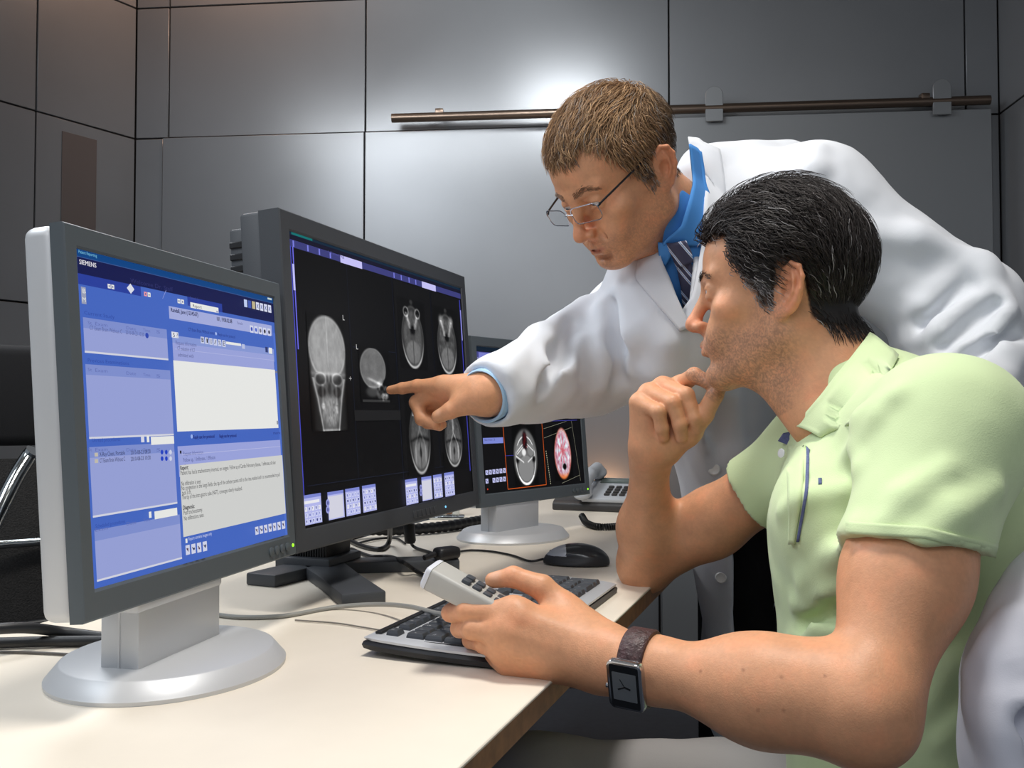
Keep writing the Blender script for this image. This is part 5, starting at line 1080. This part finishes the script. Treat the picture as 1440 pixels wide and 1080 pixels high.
# ------------------------------------------------------------------ keyboard
A_, B_, C_ = D(536.5, 887, .022), D(711, 798, .022), D(853, 816, .022); ex = nrm(((B_-A_)+(C_-D(686, 914, .02)))*[1, 1, 0]); KW, KD = np.linalg.norm((B_-A_)[:2]), abs(np.dot((C_-B_), np.cross(ex, [0, 0, 1])))
ctr = (A_+C_)/2; Mk = np.eye(4); Mk[:3, 0] = ex; Mk[:3, 1] = np.cross([0, 0, 1], ex); Mk[:3, 2] = (0, 0, 1); Mk[:3, 3] = [ctr[0], ctr[1], DESKZ]
kb = empty('keyboard', Mk[:3, 3], 'silver and black keyboard lying under the hand with the microphone', 'keyboard')
M_KEY = mat('charcoal_key', C(62, 66, 72), .5); M_LEG = mat('white_key_legend', C(214, 216, 220), .6); M_SILK = mat('silver_keyboard', C(204, 207, 212), .36, metal=.3)
def slab(b, w, d, z0f, z0b, th, bulge, n=16):
    rings = []
    for i in range(n+1):
        t = i/n; y = -d/2+d*t; zz = z0f+(z0b-z0f)*t; e_ = .004*(1-min(1, min(t, 1-t)*14)); sw = bulge*(1-(2*t-1)**2)
        rings.append([(-w/2-sw+e_, y, zz), (w/2+sw-e_, y, zz), (w/2+sw, y, zz+th*.5), (w/2+sw-.004, y, zz+th-e_*.6), (-w/2-sw+.004, y, zz+th-e_*.6), (-w/2-sw, y, zz+th*.5)])
    return b.loft(rings)
b = MB().at(Mk); slab(b, KW, KD, .001, .008, .010, .006); b.build('base', M_DKPL, kb)
b = MB().at(Mk); slab(b, KW-.004, KD-.002, .0105, .0175, .005, .006); b.build('top_shell', M_SILK, kb)
zk = lambda y: .0150+(y+KD/2)/KD*.007
rows = [['Esc', None, 'F1', 'F2', 'F3', 'F4', 'F5', 'F6', 'F7', 'F8', 'F9', 'F10', 'F11', 'F12'], list('^1234567890?`')+['<-'], ['Tab']+list('QWERTZUIOP+')+[';'], ['Caps']+list('ASDFGHJKL')+["'", '#', 'Ent'], ['Sh']+list('<YXCVBNM,.-')+['Shift'], ['Ctrl', 'Win', 'Alt', ' ', 'Alt', 'Win', 'Ctrl']]
wid = [[1, .6]+[1]*12, [1]*13+[2], [1.5]+[1]*12, [1.75]+[1]*11+[2.25-.0], [1.25]+[1]*11+[2.6], [1.3, 1.1, 1.3, 6.3, 1.3, 1.1, 2.5]]
U = (KW-.05)/21.9; yr0 = KD/2-.030; RH = (KD-.048)/5.75
def key(x, y, w, h, t):
    if t is None: return
    b = MB().at(Mk); z = zk(y); x1, x2, y1, y2 = x+.0008, x+w-.0008, y-h/2+.0008, y+h/2-.0008; q = lambda i, zz: [(x1+i, y1+i, zz), (x2-i, y1+i, zz), (x2-i, y2-i*.6, zz), (x1+i, y2-i*.6, zz)]
    b.loft([q(0, z), q(.0006, z+.003), q(.0020, z+.0058), q(.0028, z+.0062)]); b.mi = 1
    if t.strip():
        V, Fc = text_geo(t); V = V-[V[:, 0].min(), V[:, 1].min(), 0]; sz = .0055 if len(t) == 1 else .0036; V = V*sz+[x1+.0034, (y1+y2)/2, z+.0064]; b.add(V, Fc)
    b.build('key', [M_KEY, M_LEG], kb, smooth=False)
for r, (ks, ws) in enumerate(zip(rows, wid)):
    x = -KW/2+.012; y = yr0-r*RH-(.0 if r == 0 else RH*.22)
    for t, w in zip(ks, ws): key(x, y, w*U, RH*(.72 if r == 0 else 1), t); x += w*U
xn = -KW/2+.012+15.3*U
for r, ks in enumerate((['Ins', 'Hm', 'Pg'], ['Del', 'End', 'Pg'], None, [None, '^', None], ['<', 'v', '>'])):
    if ks:
        for k, t in enumerate(ks): key(xn+k*U, yr0-(r+1)*RH-RH*.22, U, RH, t)
xn += 3.3*U
for r, ks in enumerate((['Num', '/', '*', '-'], ['7', '8', '9', None], ['4', '5', '6', None], ['1', '2', '3', None])):
    for k, t in enumerate(ks): key(xn+k*U, yr0-(r+1)*RH-RH*.22, U, RH, t)
key(xn, yr0-5*RH-RH*.22, 2*U, RH, '0'); key(xn+2*U, yr0-5*RH-RH*.22, U, RH, ','); key(xn+3*U, yr0-2.5*RH-RH*.22, U, RH*2, '+'); key(xn+3*U, yr0-4.5*RH-RH*.22, U, RH*2, 'En')
b = MB().at(Mk); b.box((-KW*.22, KD/2-.013, zk(KD/2)+.0012), (KW*.5, .008, .003), .001); b.box((-KW/2+.008, 0, zk(0)+.0002), (.002, KD*.8, .002), .0005); b.build('media_strip', M_DKPL, kb)
# ------------------------------------------------------------------ mouse
S = Shape(); mc = D(812, 797, 0); fx = nrm((D(766, 795, 0)-D(858, 799, 0))*[1, 1, 0]); Mm = np.eye(4); Mm[:3, 0] = fx; Mm[:3, 1] = np.cross([0, 0, 1], fx); Mm[:3, 2] = (0, 0, 1); Mm[:3, 3] = [mc[0], mc[1]+.022, DESKZ]
Rm = Mm[:3, :3]; mw = lambda x, y, z: Mm[:3, 3]+Rm@np.array([x, y, z])
S.core = [ell(mw(-.006, 0, .006), (.052, .031, .031), Rm, .01), ell(mw(.018, 0, .004), (.040, .028, .021), Rm, .02)]; S.post = [halfspace(mw(0, 0, .0015), (0, 0, -1), .002), cone(mw(.06, -.036, .013), mw(-.05, -.040, .018), .008, .009, .006, '-'), cone(mw(.06, .036, .013), mw(-.05, .040, .018), .008, .009, .006, '-')]
v, qd = S.mesh(.0016); l = (v-Mm[:3, 3])@Rm; fc = l[qd].mean(1); me = mesh_np('mouse', v, qd); mi = np.where(fc[:, 2] < .017+.10*np.abs(fc[:, 1])*0, 2, np.where(fc[:, 0] > .020-.25*np.abs(fc[:, 1]), 1, 0)); 
me.polygons.foreach_set('material_index', mi.astype(np.int32))
ms = empty('computer_mouse', Mm[:3, 3], 'black and silver corded mouse beyond the keyboard near the desk edge', 'mouse')
link('body', me, [mat('mouse_black', C(30, 33, 38), .28, coat=.3), mat('mouse_silver', C(186, 192, 200), .3, metal=.3), mat('mouse_dark', C(38, 40, 44), .5)], ms)
b = MB(); b.at(Mm); b.box((.040, 0, .021), (.016, .006, .006), .002); b.build('scroll_wheel', M_DKPL, ms)
b = MB(); b.tube(spline([mw(.056, 0, .008), D(745, 789, .004), D(720, 781, .003), D(690, 775.5, .003), D(660, 774, .003), D(636, 778, .006), D(620, 783, .02)], 8), .0022, 8); b.build('mouse_cord', M_DKPL, ms)
# ------------------------------------------------------------------ dictation microphone in the left hand
a0, a1 = P(605, 806, .985), P(722, 868, .965); ax = nrm(a1-a0); zz = nrm(np.array([.52, -.22, .82])); Md = frame(a0, ax, zz); Ld = .155
mic = empty('dictation_microphone', a0, 'light grey handheld dictation microphone with dark buttons held over the keyboard', 'microphone')
M_MIC = mat('warm_grey_plastic', C(178, 176, 170), .5, bump=(900, .05, .0003)); M_MICW = mat('white_end_cap', C(216, 218, 224), .45); M_MICB = mat('dark_grey_button', C(66, 70, 76), .45)
b = MB().at(Md); rings = []
for x, w, h in ((.004, .0185, .0112), (.006, .0195, .0120), (.06, .0185, .0112), (.12, .0165, .0100), (Ld, .0150, .0085)): rings.append([(x, y, z) for y, z in rrect(w, h, .004, 4)])
b.loft(rings); body = b.build('body', M_MIC, mic)
b = MB().at(Md); b.loft([[(x, y, z) for y, z in rrect(w, h, .004, 4)] for x, w, h in ((-.002, .0165, .0095), (0, .0190, .0115), (.0042, .0196, .0121))]); cap = b.build('end_cap', M_MICW, mic)
for y in (-.006, .0, .006): b = MB().at(Md@frame((-.0022, y*.9, .001), (0, 1, 0), (-1, 0, 0))); b.lathe([(0, 0), (.0019, 0), (.0016, .0004), (0, .0004)], 10); b.build('socket', M_MICB, cap)
for k in range(5):
    for s_ in (-.0062, .0062): b = MB().at(Md); b.box((.040+k*.0125, s_, .0125-.00012*k*10), (.0095, .0095, .006), .0018, 2); b.build('button', M_MICB, mic)
b = MB(); pth = [a0+ax*.13+np.array([0, .02, -.02]), D(640, 869, .045), D(612, 862, .030), D(575, 853, .022), D(530, 850, .012), D(470, 854, .0035), D(400, 866, .003), D(340, 868, .003), D(300, 864, .003)]; b.tube(spline(pth, 10), .0030, 8); b.build('cord', mat('grey_cord', C(150, 150, 146), .5), mic)
# ------------------------------------------------------------------ telephone
pc = D(846, 715, 0); Mp = np.eye(4); Mp[:3, :3] = rotz(math.radians(-22)); Mp[:3, 3] = [pc[0]-.004, pc[1], DESKZ]
ph = empty('telephone', Mp[:3, 3], 'silver grey desk telephone with handset at the far end of the desk', 'telephone'); M_PH = mat('phone_silver', C(186, 190, 196), .4, metal=.15); M_PHD = mat('phone_dark', C(52, 50, 50), .5)
b = MB().at(Mp@np.array([[0, 0, 1, -.11], [1, 0, 0, 0], [0, 1, 0, 0], [0, 0, 0, 1.0]])); b.prism([(-.085, 0), (.085, 0), (.085, .068), (.06, .072), (-.075, .026), (-.085, .018)], 0, .22, .004, 2); b.build('base', M_PHD, ph)
tl = rotx(math.atan2(.046, .135)); Mt = Mp.copy(); Mt[:3, :3] = Mp[:3, :3]@tl; Mt[:3, 3] = Mp[:3, 3]+Mp[:3, :3]@np.array([0, -.01, .0505])
b = MB().at(Mt); b.box((.04, 0, .002), (.138, .15, .012), .004, 2); b.build('face_plate', M_PH, ph)
for r in range(4):
    for k in range(3): b = MB().at(Mt); b.box((.036+k*.021, .002-r*.0165, .010), (.015, .011, .006), .002); b.build('key', M_PHD, ph)
b = MB().at(Mt); b.box((.045, .048, .009), (.10, .032, .004), .001); b.build('display', mat('phone_display', C(90, 100, 96), .2), ph)
S = Shape(); mt = lambda x, y, z: Mt[:3, 3]+Mt[:3, :3]@np.array([x, y, z]); hx = -.022
S.core = [ell(mt(hx, .070, .022), (.026, .032, .016), Mt[:3, :3], .01), ell(mt(hx, -.072, .022), (.026, .030, .016), Mt[:3, :3], .01), cone(mt(hx, .070, .036), mt(hx, 0, .046), .017, .016, .012), cone(mt(hx, 0, .046), mt(hx, -.072, .036), .016, .017, .012)]
v, qd = S.mesh(.003); link('handset', mesh_np('handset', v, qd), M_PH, ph)
def coil(pts, r, turns, w, seg=6):
    p = np.array(spline(pts, 30)); L = len(p); out = []
    q = pl(p, turns*9)
    for i, c_ in enumerate(q):
        t = nrm(q[min(i+1, len(q)-1)]-q[max(i-1, 0)]); a = nrm(np.cross(t, [0, 0, 1])); bb = np.cross(t, a); an = i/9*2*math.pi; out.append(c_+r*(a*math.cos(an)+bb*math.sin(an)))
    m_ = MB(); m_.tube(out, w, seg); return m_
coil([D(818, 725, .02), D(826, 736, .008), D(845, 741, .008), D(880, 739, .008), D(905, 736, .008)], .0062, 46, .0022).build('coiled_cord', M_DKPL, ph)
# ------------------------------------------------------------------ cables on the desk
def cable(name, pts, r, label, m=M_DKPL, cat='cable', ribs=None, n=10):
    b = MB(); p = spline(pts, n); b.tube(p, r, 10, ribs=ribs); q = np.mean(p, 0); return tag(b.build(name, m, None, origin=(p[0][0], p[0][1], p[0][2])), label, cat)
cable('power_cable', [D(-40, 888, .030), D(0, 884, .030), D(40, 883, .026), D(90, 889, .014), D(152, 897, .007), D(185, 899, .007)], .0062, 'upper thick black cable running left from the near silver stand')
cable('power_cable', [D(-40, 905, .007), D(0, 904, .007), D(70, 902, .007), D(152, 901, .007), D(190, 902, .007)], .0060, 'lower thick black cable running left from the near silver stand')
cable('thin_cable', [D(-40, 917, .002), D(20, 917, .002), D(90, 920, .002), D(150, 925, .002)], .0016, 'thin dark wire lying on the desk left of the near silver base', mat('dark_grey_wire', C(92, 88, 84), .5))
cable('cable_sleeve', [D(440, 742, .035), D(500, 744, .022), D(560, 745, .014), D(620, 741, .013), D(670, 733, .013), D(706, 727, .013)], .0125, 'black corrugated cable sleeve running behind the charcoal stand', ribs=[1, 1, .86, .86], n=26)
cable('signal_cable', [P(549, 716, 1.72), P(548.5, 735, 1.72), D(547, 762, .008), D(535, 772, .005), D(510, 768, .005), D(485, 757, .006), D(462, 750, .01)], .0048, 'black cable dropping from the charcoal monitor and curling on the desk')
fb = empty('usb_cable', D(576, 763, .0), 'black cable with a thick ferrite block hanging under the charcoal monitor', 'cable')
b = MB(); b.tube(spline([P(574, 706, 1.76), P(574, 725, 1.76), P(576, 745, 1.75), D(580, 767, .008), D(602, 776, .004), D(625, 783, .003), D(640, 789, .004)], 8), .0030, 8); b.build('wire', M_DKPL, fb)
b = MB(); b.tube([P(575, 736, 1.755), P(575, 739, 1.755), P(577, 761, 1.745), P(577, 764, 1.745)], .010, 12, rad=[.007, .0105, .0105, .008]); b.build('ferrite_block', M_DKPL, fb)
cable('black_cord', [D(494, 772, .005), D(520, 782, .004), D(548, 783, .005), D(566, 790, .022), D(585, 803, .006), D(610, 815, .004), D(650, 826, .004)], .0036, 'black cord crossing the foot of the charcoal stand towards the keyboard')
cable('slim_cord', [D(498, 765, .004), D(530, 758, .004), D(556, 757, .004), D(570, 764, .004)], .0022, 'slim black cord looping behind the charcoal stand')
cable('thin_cable', [D(415, 872, .002), D(470, 876, .002), D(510, 882, .002), D(545, 888, .002)], .0010, 'hair-thin grey wire lying left of the keyboard corner', mat('pale_grey_wire', C(120, 116, 110), .5))
pg = empty('cable_plug', D(628, 790, .019), 'black cable plug lying on the right foot of the charcoal stand', 'plug'); b = MB(); q = D(628, 787, .019); b.box(q+[0, 0, .011], (.045, .028, .021), .008, 3, R=rotz(.7)); b.build('plug_body', M_DKPL, pg); b = MB(); b.tube([q+[-.018, -.018, .012], q+[-.034, -.034, .008]], .0045, 10); b.build('strain_relief', M_DKPL, pg)
# small chrome stand with black straps behind the large monitor
st = empty('chrome_stand', D(628, 724, 0), 'small chrome stand with black bands behind the charcoal monitor', 'stand'); M_CHR = mat('chrome', C(200, 206, 208), .12, metal=1)
for x in (604, 624, 642):
    p0, p1 = D(x-2, 724, 0), P(x+3, 690, D(x, 724, 0)[1]); b = MB(); b.box((p0+p1)/2, (.018, .018, np.linalg.norm(p1-p0)), .003, R=roty(.1)); b.build('post', M_CHR, st)
b = MB(); b.box(D(622, 727, .004), (.11, .05, .008), .003); b.build('foot_plate', M_CHR, st)
for x in (613, 633): b = MB(); p0 = P(x, 705, D(x, 724, 0)[1]-.01); b.box(p0, (.022, .012, .035), .004, R=roty(-.35)); b.build('band', M_DKPL, st)
# ------------------------------------------------------------------ mesh chair behind the desk on the left
M_MESH = mat('black_chair_mesh', C(34, 33, 33), .8, bump=(420, 1, .002), noise=(300, .5)); M_PAD = mat('black_fabric', C(22, 22, 25), .9, bump=(500, .4, .001))
ch = empty('office_chair', (-.95, 1.72, 0), 'black mesh office chair with chrome frame behind the left end of the desk', 'chair'); ca = rotz(math.radians(28))
def cp(x, y, z): return np.array([-.95, 1.72, 0])+ca@np.array([x, y, z])
Mc_ = np.eye(4); Mc_[:3, :3] = ca; Mc_[:3, 3] = (-.95, 1.72, 0)
b = MB().at(Mc_); b.box((0, .02, 1.035), (.52, .07, .185), .02, 3); b.build('upper_back_pad', M_PAD, ch)
b = MB().at(Mc_); rings = []
for z, y in ((.46, -.02), (.6, -.035), (.75, -.02), (.92, .02)): rings.append([(x, y-.05*(1-(x/.25)**2)+t, z) for x, t in [(x, 0) for x in np.linspace(-.25, .25, 9)]+[(x, .012) for x in np.linspace(.25, -.25, 9)]])
b.loft(rings); b.build('mesh_back', M_MESH, ch)
for z in (.50, .63, .775): b = MB().at(Mc_); b.tube([(-.27, -.035, z), (0, -.10, z), (.27, -.035, z)], .008, 10); b.build('frame_bar', M_CHR if z > .7 else M_DKPL, ch)
b = MB(); b.tube(spline([P(47, 634, 1.55), P(40, 643, 1.55), P(22, 672, 1.52), P(4, 708, 1.49), P(-20, 760, 1.46)], 8), .0125, 14); b.build('armrest', M_CHR, ch)
b = MB().at(Mc_); b.box((0, -.25, .45), (.5, .5, .08), .03, 3); b.build('seat', M_PAD, ch)
b = MB().at(Mc_); b.tube([(0, -.22, .42), (0, -.22, .10)], .03, 16); b.build('gas_post', M_CHR, ch)
for k in range(5): a = 2*math.pi*k/5; b = MB().at(Mc_); b.tube([(0, -.22, .11), (.29*math.cos(a), -.22+.29*math.sin(a), .05)], .02, 10, rad=[.024, .015]); b.box((.29*math.cos(a), -.22+.29*math.sin(a), .026), (.05, .05, .05), .012, 3); b.build('leg', M_DKPL, ch)
# ------------------------------------------------------------------ the seated man's chair and the white coat hung over it
cs = empty('office_chair', (.58, 1.12, 0), 'black office chair under the person in the lime polo', 'chair'); B0 = np.array([.58, 1.12, 0])
b = MB(); b.box(B0+[-.03, 0, .44], (.48, .50, .07), .03, 3); b.build('seat', M_PAD, cs)
b = MB(); b.box(B0+[.20, .03, .70], (.05, .36, .42), .02, 3, R=roty(.10)); b.build('backrest', M_PAD, cs)
b = MB(); b.tube([B0+[.17, 0, .42], B0+[.19, 0, .60]], .018, 10); b.build('back_post', M_DKPL, cs)
b = MB(); b.tube([B0+[0, 0, .41], B0+[0, 0, .10]], .03, 16); b.build('gas_post', M_CHR, cs)
for k in range(5): a = 2*math.pi*k/5+.3; q = B0+[.29*math.cos(a), .29*math.sin(a), 0]; b = MB(); b.tube([B0+[0, 0, .11], q+[0, 0, .05]], .02, 10, rad=[.024, .015]); b.box(q+[0, 0, .026], (.05, .05, .05), .012, 3); b.build('leg', M_DKPL, cs)
S = Shape(); pa = [P(1475, 856, .86), P(1440, 905, .85), P(1416, 975, .84), P(1414, 1060, .84), P(1416, 1160, .84)]
for x, y in zip(pa[:-1], pa[1:]): S.core += [cone(x+[.012, 0, 0], y+[.012, 0, 0], .034, .034, .03), cone(x+[.040, .022, 0], y+[.040, .022, 0], .038, .038, .04)]
S.core += [rbox((.580, .87, CZ-.40), (.10, .028, .17), None, .025, .05), cone((.50, .87, CZ-.16), (.74, .90, CZ-.13), .030, .03, .05), cone((.74, .90, CZ-.13), (.80, 1.2, CZ-.13), .03, .03, .05), rbox((.80, 1.05, CZ-.32), (.022, .17, .20), None, .02, .04)]
S.disp = lambda p: ((.010*vnoise(p*np.array([24, 12, 4], f32))+.008*vnoise(p*np.array([50, 30, 9], f32)))).astype(f32)
for pix, r in ((((1372, 945), (1392, 1010), (1398, 1078)), .009), (((1404, 900), (1424, 985), (1430, 1078)), .012), (((1425, 868), (1414, 930), (1408, 1000)), .008), (((1385, 990), (1412, 1030), (1420, 1078)), .007)): S.fold(pix, r, k=.022, sink=.25)
for pix, r in ((((1384, 950), (1408, 1015), (1414, 1078)), .006), (((1418, 930), (1438, 1010), (1439, 1078)), .007)): S.fold(pix, r, k=.016, op='-', sink=0)
S.commit()
v, qd = keep_big(*S.mesh(.004)); tag(link('lab_coat', mesh_np('lab_coat', v, qd), mat('lilac_white_cotton', C(222, 222, 232), .85, bump=(800, .2, .0006)), None, origin=(.60, .9, CZ-.5)), 'spare white lab coat hung over the seated person\'s chair at the lower right', 'coat')
# ================================================================== light
def area(name, loc, target, size, power, col=(1, 1, 1), spread=math.pi):
    l = bpy.data.lights.new(name, 'AREA'); l.energy = power; l.color = col; l.spread = spread
    if isinstance(size, tuple): l.shape = 'RECTANGLE'; l.size, l.size_y = size
    else: l.size = size
    o = bpy.data.objects.new(name, l); COL.objects.link(o); o.location = loc; o.rotation_euler = (Vector(target)-Vector(loc)).to_track_quat('-Z', 'Y').to_euler(); return o
w = bpy.data.worlds.new('room_ambience'); SC.world = w; w.use_nodes = True; bg = w.node_tree.nodes['Background']; bg.inputs[0].default_value = (.62, .68, .76, 1); bg.inputs[1].default_value = .36
area('ceiling_lamp_left', (-1.25, .75, 2.35), (.3, 1.4, 1.0), (.8, .5), 12, (.88, .94, 1))
area('fill_light_far_left', (-1.05, 2.15, 2.35), (.35, 1.5, .95), (.7, .7), 17, (.90, .95, 1))  # added unseen fill, brightens the coat and the fronts of the faces
area('fill_light_rear', (-.35, -.8, 2.2), (.35, 1.6, .85), (1.0, .6), 9, (.95, .97, 1))  # added fill behind the camera, lifts the lower front of the coat
area('ceiling_lamp_right', (1.3, .3, 2.8), (.5, 1.2, .8), (.7, .7), 2.2, (1, .95, .88))
area('ceiling_lamp_desk', (.05, .95, 3.0), (.05, 1.0, .74), (.45, .45), 17, (1, .96, .90), math.radians(120))
def spot(name, loc, target, power, col, ang, r=.1):
    l = bpy.data.lights.new(name, 'SPOT'); l.energy = power; l.color = col; l.spot_size = math.radians(ang); l.spot_blend = 1; l.shadow_soft_size = r
    o = bpy.data.objects.new(name, l); COL.objects.link(o); o.location = loc; o.rotation_euler = (Vector(target)-Vector(loc)).to_track_quat('-Z', 'Y').to_euler(); return o
def wl(px, out, z): return wallx(px)*((3.5+out)/3.5)*1.0+bn*(2*out)*0+np.array([0, 0, z])
def glow_pos(px, out, z):
    h = wallx(px); k = (h[1]+out)/h[1]; p = np.array([h[0]*k, h[1]-out, z]); return p
area('wall_glow_light', glow_pos(745, .9, 2.43), wallx(745)+np.array([0, 0, 2.0]), (.35, .12), 2.8, (.95, .98, 1), math.radians(130))  # added floating light out of view, set for the bright wall patch
area('wall_glow_light', glow_pos(520, .9, 2.30), wallx(500)+np.array([0, 0, 1.8]), (1.0, .10), 2.2, (.95, .98, 1), math.radians(120))  # added long light out of view, draws a bright band on the wall
area('ceiling_lamp_back', (-.5, 2.7, 3.02), (-.5, 3.3, 1.2), (1.2, .3), 1.5, (.93, .97, 1))
area('warm_downlight', wallx(330)+bn*.25+np.array([0, 0, 3.04]), wallx(330)+np.array([0, 0, 2.2]), (.5, .1), 5, (1, .60, .40))
area('warm_glow_light', wallx(850)+bn*.25+np.array([0, 0, .70]), wallx(850)+np.array([0, 0, 1.0]), .12, .6, (1, .55, .3))  # added small hidden light, makes the orange glow behind the far monitor
